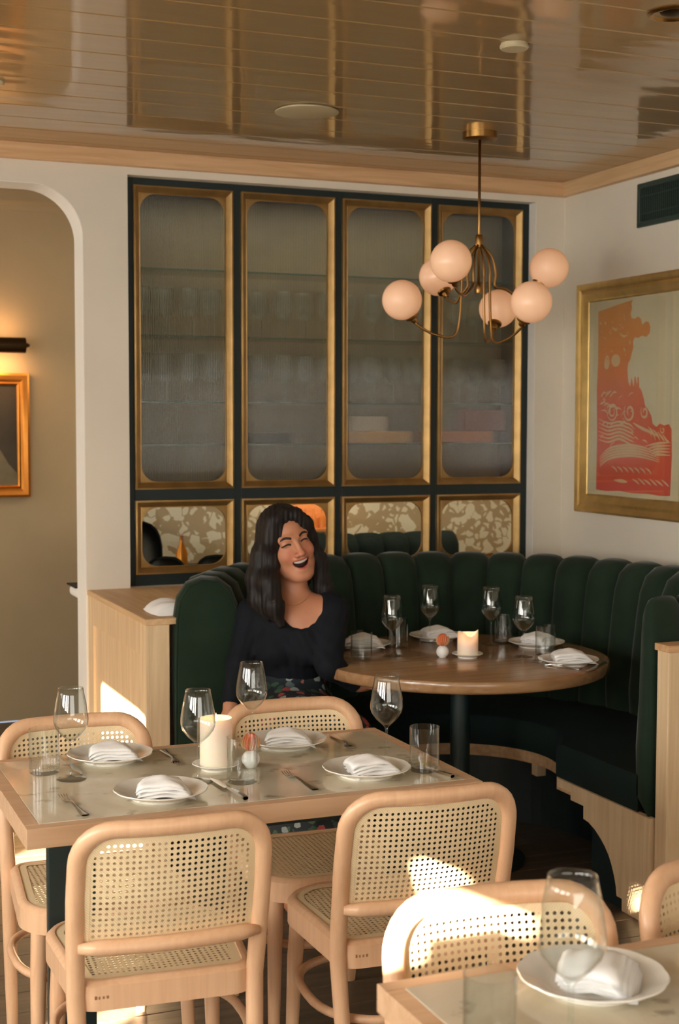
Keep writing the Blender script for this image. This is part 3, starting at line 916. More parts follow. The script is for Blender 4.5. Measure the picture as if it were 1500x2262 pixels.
def make_napkin(seed):
    """A linen napkin folded into a soft packet with the open layers towards one side."""
    rnd = random.Random(seed)
    mb = MB()
    W, D = 0.105, 0.088
    lay = 4
    for L_ in range(lay):
        nx, ny = 13, 11
        sh = 0.0045 * (lay - 1 - L_)
        top, bot = [], []
        ph = rnd.random() * 6
        for i in range(nx):
            rt, rb = [], []
            for j in range(ny):
                u, v = i / (nx - 1) * 2 - 1, j / (ny - 1) * 2 - 1
                x = u * (W / 2 + sh * 0.6) * (1 - 0.08 * v) + sh * 0.9
                y_ = v * (D / 2 + sh * 0.4) - sh * 1.1
                hump = 0.013 * (1 - u * u) * (1 - 0.5 * v * v) + 0.006 * (1 - abs(v))
                wob = 0.0018 * sin(5 * u + 3 * v + ph) + 0.001 * sin(9 * v + ph)
                z = 0.004 + L_ * 0.0056 + hump * (0.55 + 0.15 * L_) + wob - 0.004 * max(0, abs(u) - 0.8) * 5
                e = min(1, 6 * min(1 - abs(u), 1 - abs(v)))
                rt.append((x, y_, z + 0.0026 * e)); rb.append((x, y_, z - 0.0022 * e))
            top.append(rt); bot.append(rb)
        mb.grid(top); mb.grid([r[::-1] for r in bot])
    return mb.mesh('napkin', smooth='all')
NP = [make_napkin(k) for k in range(3)]
def napkin(loc, label, group, rot=0.0, k=0, scale=1.0):
    o = link('napkin', NP[k % 3], 'linen'); o.location = (loc[0], loc[1], loc[2] + 0.0062); o.rotation_euler = (0, 0, rot); o.scale = (scale,) * 3
    return tag(o, label, 'napkin', group)

def make_fork():
    mb = MB()
    # handle and neck along +y, tines at the far end; 0.175 long
    st = [(-0.085, 0.0085, 0.0015), (-0.080, 0.0095, 0.0015), (-0.05, 0.007, 0.002), (-0.01, 0.0042, 0.0045), (0.02, 0.0040, 0.0065), (0.034, 0.0060, 0.0045), (0.044, 0.0105, 0.002), (0.052, 0.0115, 0.001)]
    top = [[(-w, y_, z + 0.0022), (-w * 0.5, y_, z + 0.003), (w * 0.5, y_, z + 0.003), (w, y_, z + 0.0022)] for y_, w, z in st]
    bot = [[(w, y_, z + 0.0008), (w * 0.5, y_, z), (-w * 0.5, y_, z), (-w, y_, z + 0.0008)] for y_, w, z in st]
    mb.grid(top); mb.grid(bot)
    for side in (0, 3):
        mb.grid([[top[i][side] for i in range(len(st))], [bot[i][3 - side] for i in range(len(st))]])
    for k in range(4):
        x = -0.0092 + k * 0.00613
        mb.tube([(x, 0.050, 0.0022), (x, 0.066, 0.0025), (x * 0.97, 0.080, 0.0045), (x * 0.95, 0.090, 0.0075)], [0.0015, 0.0014, 0.0013, 0.0007], seg=6)
    return mb.mesh('fork', smooth=True)
def make_knife():
    mb = MB()
    st = [(-0.100, 0.0070, 0.0035), (-0.096, 0.0085, 0.0045), (-0.05, 0.0072, 0.0050), (-0.008, 0.0055, 0.0045), (0.0, 0.0060, 0.0032), (0.004, 0.0088, 0.0012), (0.03, 0.0095, 0.0011), (0.075, 0.0092, 0.0010), (0.098, 0.0070, 0.0009), (0.108, 0.0025, 0.0008)]
    c = 0.0052
    top = [[(-w, y_, c), (-w * 0.6, y_, c + t), (w * 0.6, y_, c + t), (w, y_, c)] for y_, w, t in st]
    bot = [[(w, y_, c), (w * 0.6, y_, c - t), (-w * 0.6, y_, c - t), (-w, y_, c)] for y_, w, t in st]
    mb.grid(top); mb.grid(bot)
    return mb.mesh('knife', smooth=True)
FK, KN = make_fork(), make_knife()
def cutlery(kind, p0, p1, z, label, group):
    """p0: handle end, p1: tip on the table."""
    o = link(kind, FK if kind == 'fork' else KN, 'chrome')
    a = atan2(-(p1[0] - p0[0]), p1[1] - p0[1])
    o.location = ((p0[0] + p1[0]) / 2, (p0[1] + p1[1]) / 2, z - (0.0 if kind == 'fork' else 0.0002)); o.rotation_euler = (0, 0, a)
    return tag(o, label, kind, group)

# ---- stone table in the middle
G1 = 'place settings on the stone table'
for (x, y, lab, rot, k) in ((0.832, 3.085, 'nearest the left front chair', 0.1, 0), (1.345, 3.100, 'in front of the right-hand front chair', 0.35, 1), (0.806, 3.470, 'at the far left setting of the stone table', 0.2, 2), (1.270, 3.455, 'at the far right setting, beside the orange flower', 0.0, 1)):
    plate((x, y, TZ), 'scalloped white plate ' + lab, 'plates on the stone table', rot)
    napkin((x, y, TZ), 'folded white linen napkin ' + lab, 'napkins on the stone table', rot - 0.35, k)
for (x, y, lab) in ((0.678, 3.320, 'at the left end of the stone table'), (0.950, 3.185, 'in front of the tall white candle'), (1.190, 3.500, 'behind the orange flower, at the far edge of the stone table'), (1.440, 3.195, 'at the right end of the stone table')):
    wineglass((x, y, TZ), 'empty wine glass ' + lab, 'wine glasses on the stone table')
for (x, y, lab) in ((0.630, 3.405, 'leftmost on the stone table'), (1.492, 3.085, 'near the right end of the stone table'), (1.045, 3.145, 'in front of the white ball vase'), (1.045, 3.385, 'behind the tall candle')):
    tumbler((x, y, TZ), 'clear straight water glass ' + lab, 'water glasses on the stone table')
cutlery('fork', (0.640, 2.985), (0.625, 3.165), TZ, 'steel fork left of the nearest plate on the stone table', 'forks on the stone table')
cutlery('knife', (1.000, 2.990), (0.985, 3.180), TZ, 'steel knife right of the nearest plate on the stone table', 'knives on the stone table')
cutlery('fork', (1.175, 3.000), (1.165, 3.180), TZ, 'steel fork left of the plate in front of the right-hand chair', 'forks on the stone table')
cutlery('knife', (1.520, 2.990), (1.462, 3.180), TZ, 'steel knife beside the water glass at the right end of the table', 'knives on the stone table')
cutlery('fork', (0.955, 3.52), (0.950, 3.35), TZ, 'dull steel fork right of the far left plate', 'forks on the stone table')
cutlery('fork', (1.425, 3.52), (1.415, 3.35), TZ, 'dull steel fork right of the far right plate', 'forks on the stone table')
cutlery('knife', (0.700, 3.530), (0.704, 3.350), TZ, 'steel knife behind the leftmost water glass', 'knives on the stone table')

def saucer(loc, r, label, grp):
    o = MB().lathe([(0, 0.003), (r * 0.55, 0.003), (r * 0.58, 0), (r * 0.62, 0), (r * 0.65, 0.005), (r * 0.97, 0.014), (r, 0.0155), (r * 0.98, 0.017), (r * 0.62, 0.0075), (0, 0.006)], seg=40, rmod=lambda a, i, q: 1 + (0.02 * sin(5 * a) if q > r * 0.8 else 0)).build('saucer', 'porcelain', smooth=True)
    o.location = loc
    return tag(o, label, 'saucer', grp)

def flame(root, x, y, z, s=1.0):
    MB().tube([(x, y, z - 0.002), (x + 0.0005, y, z + 0.008)], 0.0008, seg=6).build('wick', 'black', root)
    MB().lathe([(0, 0.0), (0.0022 * s, 0.003 * s), (0.0030 * s, 0.007 * s), (0.0020 * s, 0.013 * s), (0, 0.021 * s)], (x, y, z + 0.006), 12).build('flame', 'flame', root, smooth='all')
    d = bpy.data.lights.new('candle_light', 'POINT'); d.energy = 0.10; d.color = (1.0, 0.6, 0.32); d.shadow_soft_size = 0.006
    o = bpy.data.objects.new('candle_light', d); col.objects.link(o); o.parent = root
    o.location = Vector((x, y, z + 0.03)) - root.location

saucer((1.025, 3.285, TZ), 0.058, 'small white saucer under the tall candle', 'candle saucers')
cd = empty('candle', (1.025, 3.285, TZ + 0.0062), 'thick ivory pillar candle burning on the stone table', 'candle')
MB().lathe([(0, 0), (0.0385, 0), (0.0395, 0.002), (0.0395, 0.118), (0.0385, 0.121), (0.036, 0.119), (0.030, 0.108), (0.012, 0.104), (0, 0.104)], cd.location, 40).build('wax_body', 'wax', cd, smooth=True)
flame(cd, 1.025, 3.285, TZ + 0.112)

M['physalis'] = plain('papery_orange_husk', (204, 100, 56), 0.7, var=0.25, scale=60, bump=0.2, bscale=150, **{'Subsurface Weight': 0.3, 'Subsurface Scale': 0.02, 'Subsurface Radius': (1, 0.4, 0.2)})
M['petal'] = plain('pale_dry_petal', (222, 176, 128), 0.8, var=0.1)
def bud_vase(loc, s, label):
    t = empty('bud_vase', loc, label, 'vase')
    r = 0.0225 * s
    prof = [(0, 0)] + [(r * 0.5, 0.0)] + [(r * sin(a), r * 0.95 - r * cos(a)) for a in [radians(q) for q in range(35, 166, 13)]] + [(r * 0.22, r * 1.93), (0, r * 1.9)]
    MB().lathe(prof, loc, 28).build('ball', 'ceramic', t, smooth='all')
    fl_ = MB()
    rr = 0.0215 * s; zc = r * 1.93 + rr * 0.98
    fl_.lathe([(rr * sin(radians(q)) * (1 - 0.10 * (q > 120)), zc - rr * 1.05 * cos(radians(q))) for q in range(1, 180, 12)], loc, 30, rmod=lambda a, i, q: 1 + 0.05 * abs(sin(5 * a)) - 0.03)
    fo = fl_.build('orange_flower', 'physalis', t, smooth='all')
    pt = MB()
    for k in range(9):
        a = 2.9 + k * 0.33; rnd = random.Random(k)
        pth = []
        for q in range(6):
            th = lerp(2.6, 1.0 - 0.3 * rnd.random(), q / 5)
            R_ = rr * (1.04 + 0.02 * q)
            pth.append((loc[0] + R_ * sin(th) * cos(a + 0.05 * q), loc[1] + R_ * sin(th) * sin(a + 0.05 * q), loc[2] + zc + R_ * 1.05 * cos(th)))
        pt.tube(pth, [0.0006 * s, 0.002 * s, 0.0022 * s, 0.002 * s, 0.0014 * s, 0.0004 * s], seg=5, squash=0.4)
    pt.build('curled_petals', 'petal', fo, smooth='all')
    return t
bud_vase((1.108, 3.268, TZ), 1.0, 'white ball bud vase with an orange flower on the stone table')

# ---- round table in the booth
RZ = 0.75
RP = ((2.095, 4.868, 'in front of the woman on the round table', 0.2), (2.440, 4.945, 'at the back of the round table', 1.0), (2.718, 4.655, 'at the right back of the round table', 2.0), (2.622, 4.270, 'at the right front edge of the round table', 0.6))
for k, (x, y, lab, rot) in enumerate(RP):
    plate((x, y, RZ), 'scalloped white plate ' + lab, 'plates on the round table', rot)
    napkin((x, y, RZ), 'folded white napkin ' + lab, 'napkins on the round table', rot * 0.6 - 0.6, k, 1.15)
for x, y, lab in ((2.120, 4.660, 'leftmost on the round table, nearest the woman'), (2.392, 4.905, 'behind the flower vase on the round table'), (2.580, 4.760, 'behind the lit candle on the round table'), (2.556, 4.470, 'rightmost on the round table')):
    wineglass((x, y, RZ), 'empty wine glass ' + lab, 'wine glasses on the round table')
tumbler((1.992, 4.640, RZ), 'short wide water glass in front of the woman', 'water glasses on the round table', TB2)
tumbler((2.225, 4.835, RZ), 'slim water glass just right of the leftmost wine glass on the round table', 'water glasses on the round table')
tumbler((2.640, 4.775, RZ), 'water glass behind the candle on the round table', 'water glasses on the round table')
tumbler((2.650, 4.475, RZ), 'water glass at the right of the round table beside the front plate', 'water glasses on the round table')
cutlery('fork', (2.600, 4.150), (2.520, 4.310), RZ, 'steel fork by the right front plate of the round table', 'cutlery on the round table')
cutlery('knife', (2.700, 4.190), (2.640, 4.140), RZ, 'steel knife at the front rim of the round table', 'cutlery on the round table')
saucer((2.360, 4.528, RZ), 0.056, 'white saucer under the melted candle on the round table', 'candle saucers')
c2 = empty('candle', (2.360, 4.528, RZ + 0.0062), 'melted ivory candle with jagged glowing rim on the round table', 'candle')
n_ = 40; out_, inn_ = [], []
for k in range(n_ + 1):
    a = 2 * pi * k / n_
    h = 0.083 + 0.014 * max(0, cos(a - 5.6)) ** 3 + 0.010 * max(0, cos(a - 3.4)) ** 4 - 0.012 * max(0, cos(a - 4.7)) ** 4
    cs, sn = cos(a), sin(a)
    out_.append([(2.36 + r * cs, 4.528 + r * sn, RZ + 0.0062 + z) for r, z in ((0.0, 0.0), (0.036, 0.0), (0.0375, 0.003), (0.0375, h * 0.6), (0.0372, h), (0.0345, h - 0.001), (0.033, 0.050), (0.026, 0.046), (0.0, 0.046))])
MB().grid(out_).build('wax_body', 'wax', c2, smooth='all')
flame(c2, 2.360, 4.528, RZ + 0.054)
bud_vase((2.275, 4.560, RZ), 1.0, 'white ball bud vase with a brownish flower on the round table')

# ---- nearest table, bottom right
plate((1.148, 1.790, TZ), 'large scalloped white plate on the nearest table, bottom right', 'plates on the nearest table', 0.2, 1.06)
napkin((1.148, 1.790, TZ), 'loosely folded white napkin on the plate of the nearest table', 'napkins on the nearest table', 0.9, 2, 1.12)
wineglass((0.993, 1.600, TZ), 'large empty wine glass close to the camera on the nearest table', 'wine glasses on the nearest table', 1.13)
tumbler((0.900, 1.655, TZ), 'water glass close to the camera at the left of the nearest table', 'water glasses on the nearest table')

# ================================================================== CHANDELIER
CH = Vector((2.568, 4.860, ZC))
ch = empty('chandelier', (2.568, 4.860, 2.0), 'brass chandelier with six glowing opal globes hanging over the booth', 'chandelier')
MB().lathe([(0, -0.028), (0.060, -0.028), (0.066, -0.024), (0.066, 0.0), (0, 0)], CH, 36).build('canopy', 'brass', ch, smooth=True)
MB().tube([CH + Vector((0, 0, -0.028)), CH + Vector((0, 0, -0.60))], 0.0055, seg=10).build('rod', 'brass', ch, smooth='all')
MB().lathe([(0, 2.255), (0.013, 2.258), (0.0155, 2.27), (0.0155, 2.298), (0.011, 2.306), (0, 2.306)], (CH.x, CH.y, 0), 20).build('collar', 'brass', ch, smooth=True)
MB().lathe([(0, 2.083), (0.013, 2.085), (0.015, 2.095), (0.015, 2.112), (0.010, 2.122), (0, 2.124)], (CH.x, CH.y, 0), 20).build('finial', 'brass', ch, smooth=True)
GL = [(2.279, 4.931, 2.056), (2.515, 5.102, 2.169), (2.331, 4.626, 2.173), (2.750, 5.040, 2.046), (2.849, 4.815, 2.189), (2.626, 4.560, 2.032)]
for g, (gx, gy, gz) in enumerate(GL):
    G = Vector((gx, gy, gz)); c0 = Vector((CH.x, CH.y, 0))
    d = Vector((gx - CH.x, gy - CH.y, 0)); L_ = d.length; d.normalize()
    low = g in (0, 3, 5)
    # socket sits below the globe, on the side towards the rod
    tilt = Vector((-d.x * 0.55, -d.y * 0.55, -0.83)).normalized()
    sock = G + tilt * 0.078
    end = G + tilt * 0.096
    zz = gz - 0.075
    pts = [c0 + d * 0.010 + Vector((0, 0, 2.268)), c0 + d * 0.050 + Vector((0, 0, 2.228)), c0 + d * 0.068 + Vector((0, 0, 2.165)), c0 + d * 0.066 + Vector((0, 0, 2.115)),
           c0 + d * (0.085 if low else 0.110) + Vector((0, 0, zz - (0.045 if low else 0.010))), c0 + d * (L_ * 0.55) + Vector((0, 0, zz - (0.055 if low else 0.035))), end + tilt * 0.018, end]
    arm = MB().tube(smoothpath(pts, 6), 0.0048, seg=8).build('arm', 'brass', ch, smooth='all')
    rot = (-tilt).to_track_quat('Z', 'Y').to_matrix()
    cup = MB().lathe([(0, -0.022), (0.010, -0.022), (0.013, -0.016), (0.014, -0.006), (0.026, -0.001), (0.028, 0.006), (0.026, 0.006), (0, 0.002)], seg=20)
    cup.v = [tuple(rot @ Vector(p) + sock) for p in cup.v]
    cup.build('socket_cup', 'brass', arm, smooth=True)
    MB().sphere(G, 0.0755, 32, 20).build('globe', 'globe', ch, smooth='all')

# ================================================================== WALL AND CEILING FITTINGS
vt = empty('air_vent', (XR, 4.90, 2.415), 'dark green louvred air vent high on the right wall', 'vent')
vy0, vy1, vz0, vz1 = 4.55, 5.152, 2.415, 2.597
for lo, hi in (((vy0, vz0), (vy1, vz0 + 0.022)), ((vy0, vz1 - 0.022), (vy1, vz1)), ((vy0, vz0 + 0.022), (vy0 + 0.022, vz1 - 0.022)), ((vy1 - 0.022, vz0 + 0.022), (vy1, vz1 - 0.022))):
    MB().box((XR - 0.012, lo[0], lo[1]), (XR, hi[0], hi[1])).build('frame_bar', 'vent', vt, bevel=0.002)
MB().box((XR - 0.001, vy0 + 0.02, vz0 + 0.02), (XR, vy1 - 0.02, vz1 - 0.02)).build('backing', 'black', vt)
sl = MB(); yy = vy0 + 0.028
while yy < vy1 - 0.026:
    sl.box((XR - 0.009, yy, vz0 + 0.02), (XR - 0.001, yy + 0.004, vz1 - 0.02)); yy += 0.0135
tag(sl.build('slats', 'vent', vt), kind='stuff')
for z in (vz0 + 0.055, vz1 - 0.055):
    MB().box((XR - 0.007, vy0 + 0.02, z - 0.002), (XR - 0.001, vy1 - 0.02, z + 0.002)).build('cross_bar', 'vent', vt)

# framed linocut on the right wall
pf = empty('framed_print', (XR, 5.18, 1.19), 'gold framed orange and red linocut of trees and rolling land on the right wall', 'picture')
FY0, FY1, FZ0, FZ1 = 4.745, 5.602, 1.190, 2.213
lp = []
for ins, dx in ((0, 0.0), (0, -0.022), (0.010, -0.030), (0.022, -0.026), (0.034, -0.018), (0.048, -0.024), (0.060, -0.020), (0.072, -0.010), (0.080, -0.010), (0.084, -0.006), (0.084, -0.002)):
    lp.append([(XR + dx, y_, z_) for y_, z_ in ((FY0 + ins, FZ0 + ins), (FY1 - ins, FZ0 + ins), (FY1 - ins, FZ1 - ins), (FY0 + ins, FZ1 - ins))])
ring(MB(), lp).build('gilt_frame', 'gold_lit', pf, smooth=True)
sheet = MB().box((XR - 0.005, FY0 + 0.08, FZ0 + 0.08), (XR - 0.001, FY1 - 0.08, FZ1 - 0.08)).build('paper_sheet', 'paper', pf)
# ink shape: traced landscape in sheet units (u from the corner side, v from the bottom)
IY1, IY0, IZ0, IZ1 = 5.448, 4.882, 1.292, 2.118
def q3(u, v, d): return (XR - 0.0055 - d, lerp(IY1, IY0, u), lerp(IZ0, IZ1, v))
ink = [(0, 0.004), (0.15, 0.0), (0.32, 0.006), (0.5, 0.0), (0.7, 0.004), (0.86, -0.002), (0.985, 0.002), (1.0, 0.20), (0.99, 0.335), (0.955, 0.36), (0.90, 0.352), (0.845, 0.362), (0.80, 0.345), (0.755, 0.36), (0.735, 0.40), (0.69, 0.435), (0.655, 0.45), (0.635, 0.49), (0.60, 0.535), (0.575, 0.545),
       (0.568, 0.60), (0.55, 0.60), (0.545, 0.56), (0.525, 0.60), (0.51, 0.605), (0.50, 0.55), (0.47, 0.60), (0.455, 0.555), (0.43, 0.575), (0.415, 0.64), (0.425, 0.675), (0.45, 0.69), (0.47, 0.725), (0.49, 0.755), (0.485, 0.785), (0.505, 0.805), (0.555, 0.80), (0.60, 0.81), (0.655, 0.80), (0.70, 0.82), (0.705, 0.85), (0.685, 0.875), (0.645, 0.88), (0.60, 0.865), (0.585, 0.895), (0.545, 0.91), (0.505, 0.90), (0.46, 0.905), (0.445, 0.93), (0.465, 0.955), (0.455, 0.98), (0.475, 0.998), (0.30, 0.985), (0.12, 0.97), (0.0, 0.96), (0.008, 0.7), (-0.008, 0.55), (0.006, 0.3)]
im = MB(); im.add([q3(u, v, 0) for u, v in ink], [tuple(range(len(ink)))])
io = im.build('ink_landscape', None, None)
bm = bmesh.new(); bm.from_mesh(io.data); bmesh.ops.triangulate(bm, faces=bm.faces, ngon_method='EAR_CLIP'); bm.to_mesh(io.data); bm.free()
ctr = Vector((XR, (IY0 + IY1) / 2, (IZ0 + IZ1) / 2))
for v in io.data.vertices: v.co -= ctr
io.location = ctr - pf.location; io.parent = pf; io.data.materials.append(M['ink'])
# carved (uninked) lines
M['carved'] = plain('carved_line', (226, 190, 150), 0.9)
cv = MB(); lift = [0.0006]
def stroke(pts, w):
    pts = [Vector((p[0], p[1], 0)) for p in pts]; pts = smoothpath(pts, 5); n = len(pts)
    L1, L2 = [], []; lift[0] += 0.000015
    for i, p in enumerate(pts):
        t = (pts[min(n - 1, i + 1)] - pts[max(0, i - 1)]); t.normalize()
        ww = w * sin(pi * (0.06 + 0.88 * i / (n - 1)))
        nn = Vector((-t.y, t.x, 0)) * ww
        L1.append(q3(p.x + nn.x * 1.45, p.y + nn.y, lift[0])); L2.append(q3(p.x - nn.x * 1.45, p.y - nn.y, lift[0]))
    cv.grid([L1, L2])
def spiral(cx_, cy_, r0, turns, w):
    stroke([(cx_ + r0 * (1 - 0.75 * k / 16) * 1.45 * cos(2 * pi * turns * k / 16 + 2.4), cy_ + r0 * (1 - 0.75 * k / 16) * sin(2 * pi * turns * k / 16 + 2.4)) for k in range(17)], w)
for a in ((0.22, 0.425, 0.055, 1.8, 0.006), (0.16, 0.44, 0.03, 1.2, 0.004), (0.45, 0.42, 0.052, 1.3, 0.007), (0.65, 0.42, 0.035, 1.2, 0.007), (0.88, 0.33, 0.02, 1.0, 0.004)): spiral(*a)
for k in range(5):
    stroke([(0.05, 0.13 + 0.012 * k), (0.18, 0.172 + 0.014 * k), (0.40, 0.192 + 0.014 * k), (0.62, 0.19 + 0.013 * k), (0.85, 0.168 + 0.010 * k)], 0.0065)
for k in range(5):
    stroke([(0.66 + 0.03 * k, 0.245 - 0.013 * k), (0.82, 0.262 - 0.014 * k), (0.98, 0.268 - 0.016 * k)], 0.006)
for k in range(6):
    stroke([(0.03, 0.385 - 0.022 * k), (0.17, 0.362 - 0.02 * k), (0.32, 0.37 - 0.018 * k), (0.46, 0.355 - 0.02 * k), (0.52, 0.33 - 0.016 * k)], 0.006)
for k in range(3):
    stroke([(0.50 + 0.06 * k, 0.365 - 0.012 * k), (0.60 + 0.06 * k, 0.34 - 0.01 * k), (min(0.97, 0.74 + 0.05 * k), 0.31 - 0.008 * k)], 0.007)
for k in range(7):
    stroke([(0.22 + 0.075 * k, 0.135), (0.27 + 0.075 * k, 0.122), (0.30 + 0.075 * k, 0.105)], 0.005)
for k in range(6):
    stroke([(0.50 + 0.075 * k, 0.075 + 0.006 * (k % 2)), (0.56 + 0.075 * k, 0.062), (0.60 + 0.075 * k, 0.048)], 0.005)
for k in range(9):
    stroke([(0.06 + 0.02 * k, 0.50 + 0.012 * (k % 3)), (0.08 + 0.025 * k, 0.525 + 0.01 * (k % 2))], 0.004)
for k in range(5):
    stroke([(0.04 + 0.05 * k, 0.46 - 0.006 * k), (0.10 + 0.05 * k, 0.475 - 0.008 * k), (0.15 + 0.05 * k, 0.455 - 0.006 * k)], 0.004)
for k in range(4):
    stroke([(0.70 + 0.06 * k, 0.345 - 0.012 * k), (0.76 + 0.06 * k, 0.318 - 0.014 * k), (0.80 + 0.055 * k, 0.275)], 0.006)
rs = random.Random(5)
for k in range(46):
    u, v = rs.uniform(0.05, 0.9), rs.uniform(0.22, 0.50)
    if u > 0.5 and v > 0.62 - 0.42 * u: continue
    L_ = rs.uniform(0.03, 0.075); a = rs.uniform(-0.5, 0.5) + 0.6 * sin(7 * u)
    stroke([(u, v), (u + L_ * 0.5, v + L_ * 0.35 * sin(a) + 0.006), (u + L_, v + L_ * 0.6 * sin(a))], rs.uniform(0.002, 0.0042))
for k in range(16):
    u, v = rs.uniform(0.03, 0.42), rs.uniform(0.72, 0.94)
    stroke([(u, v), (u + rs.uniform(0.01, 0.03), v - rs.uniform(0.0, 0.018))], 0.003)
stroke([(0.26, 0.062), (0.36, 0.06), (0.44, 0.056)], 0.010)
for p in (((0.10, 0.66), (0.115, 0.70), (0.15, 0.715), (0.18, 0.67)), ((0.03, 0.90), (0.05, 0.89)), ((0.10, 0.90), (0.12, 0.885)), ((0.2, 0.87), (0.24, 0.855), (0.28, 0.85)), ((0.3, 0.835), (0.36, 0.815), (0.42, 0.82)), ((0.36, 0.755), (0.39, 0.735)), ((0.44, 0.79), (0.455, 0.77))): stroke(p, 0.006)
for (u, v, ru, rv) in ((0.255, 0.692, 0.062, 0.033), (0.13, 0.675, 0.035, 0.028)):
    cv.add([q3(u + ru * cos(a), v + rv * sin(a), 0.0005) for a in [2 * pi * k / 20 for k in range(20)]], [tuple(range(20))])
co_ = cv.build('carved_lines', M['carved'], pf, weld=False)
MB().box((XR - 0.0105, FY0 + 0.076, FZ0 + 0.076), (XR - 0.0085, FY1 - 0.076, FZ1 - 0.076)).build('picture_glass', M['glass'], pf)

def ceil_disc(name, x, y, r, h, material, label, cat):
    o = MB().lathe([(0, -h), (r * 0.9, -h), (r, -h * 0.7), (r, -h * 0.35), (r * 0.93, -h * 0.3), (r * 0.93, 0), (0, 0)], (0, 0, 0), 48).build(name, material, smooth=True)
    o.location = (x, y, ZC)
    return tag(o, label, cat)
ceil_disc('ceiling_speaker', 1.828, 4.762, 0.113, 0.010, 'ceiling_white', 'flat round white speaker disc on the glossy ceiling', 'speaker')
ceil_disc('smoke_detector', 2.062, 3.695, 0.042, 0.016, 'ceiling_white', 'small round white detector on the ceiling near the chandelier', 'detector')
ceil_disc('sprinkler_cap', 0.752, 4.74, 0.022, 0.012, 'ceiling_white', 'tiny round cap on the ceiling at the left edge', 'sprinkler')
dl = empty('downlight', (2.30, 3.255, ZC), 'brass-rimmed recessed downlight in the ceiling, top right corner', 'light')
MB().lathe([(0.058, 0.0), (0.068, 0.0), (0.070, -0.004), (0.061, -0.007), (0.054, -0.001), (0.048, 0.012), (0.0, 0.012)], (2.30, 3.255, ZC), 40).build('brass_rim', 'brass', dl, smooth=True)
MB().sphere((2.30, 3.255, ZC + 0.006), 0.040, 20, 10, (1, 1, 0.35)).build('lamp_face', 'dark_brass', dl, smooth='all')

# ================================================================== THINGS ON THE LEDGE AND BEHIND THE WALL
tw = MB()
rows = []
for i in range(17):
    r_ = []
    for j in range(13):
        u, v = i / 16 * 2 - 1, j / 12 * 2 - 1
        h = 0.042 * (1 - u * u) ** 0.6 * (1 - v ** 4) + 0.006 * sin(7 * v + 2 * u) * (1 - u * u)
        r_.append((1.375 + 0.075 * u * (1 - 0.15 * v * v), 4.985 + 0.115 * v, PZ + 0.001 + max(0, h)))
    rows.append(r_)
tw.grid(rows)
tag(tw.build('cloth', 'linen', smooth='all'), 'rumpled white cloth lying on the wooden ledge beside the booth', 'cloth')

co = empty('wall_ledge', (1.33, 6.0, 0.84), 'white rounded ledge end jutting out behind the arch jamb', 'ledge')
MB().box((1.243, YB2, 0.845), (1.40, YB2 + 0.19, 0.893)).build('ledge_slab', 'white_paint', co, bevel=0.02, bseg=4, smooth=True)
MB().box((1.30, YB2, 0.78), (1.32, YB2 + 0.15, 0.846)).build('bracket', 'white_paint', co)
tag(MB().box((1.232, YB2 + 0.01, 0.8935), (1.39, YB2 + 0.18, 0.901)).build('tray', 'black', bevel=0.003), 'thin dark tray on the white ledge behind the arch jamb', 'tray')

fp = empty('framed_painting', (1.09, 7.6, 1.19), 'gilt framed dark painting in the next room seen through the arch', 'picture')
lp = []
for ins, dy in ((0, 0.0), (0, -0.03), (0.012, -0.036), (0.03, -0.028), (0.045, -0.016), (0.055, -0.020), (0.062, -0.012), (0.066, -0.004)):
    lp.append([(x_, 7.6 + dy, z_) for x_, z_ in ((0.62 + ins, 1.195 + ins), (1.345 - ins, 1.195 + ins), (1.345 - ins, 1.845 - ins), (0.62 + ins, 1.845 - ins))])
M['gold_warm'] = plain('warm_gilt', (206, 134, 56), 0.36, metal=0.85, var=0.12)
ring(MB(), lp).build('gilt_frame', 'gold_warm', fp, smooth=True)
M['canvas'] = plain('dark_painting', (62, 56, 44), 0.5, var=0.3, scale=5)
cvs = MB().box((0.67, 7.592, 1.25), (1.29, 7.598, 1.79)).build('canvas', 'canvas', fp)
M['canvas2'] = plain('pale_painted_shape', (112, 104, 80), 0.6, var=0.2)
MB().prism([(1.283, 1.258), (1.283, 1.315), (1.235, 1.37), (1.195, 1.44), (1.15, 1.47), (0.98, 1.44), (0.9, 1.258)], 1, 7.589, 7.592).build('painted_shape', 'canvas2', cvs)
pl = empty('picture_light', (1.1, 7.6, 1.95), 'dark bronze picture light above the painting beyond the arch', 'lamp')
MB().tube([(0.86, 7.45, 1.985), (1.305, 7.45, 1.985)], 0.040, seg=16).build('shade', 'dark_brass', pl, smooth=True)
MB().tube([(1.305, 7.45, 1.985), (1.315, 7.45, 1.985), (1.328, 7.45, 1.985)], [0.010, 0.012, 0.006], seg=10).build('end_knob', 'dark_brass', pl, smooth=True)
MB().tube([(1.09, 7.60, 1.93), (1.09, 7.53, 1.95), (1.09, 7.46, 1.98)], 0.008, seg=8).build('arm', 'dark_brass', pl, smooth='all')
for z, e in ((1.92, 1.8), (2.05, 0.9)):
    d = bpy.data.lights.new('picture_lamp', 'AREA'); d.shape = 'RECTANGLE'; d.size = 0.42; d.size_y = 0.03; d.energy = e; d.color = (1.0, 0.52, 0.22)
    o = bpy.data.objects.new('picture_lamp', d); o.location = (1.08, 7.49, z); col.objects.link(o)
    o.rotation_euler = Vector((0, 1, -1.2 if z < 2 else 1.2)).to_track_quat('-Z', 'Y').to_euler()

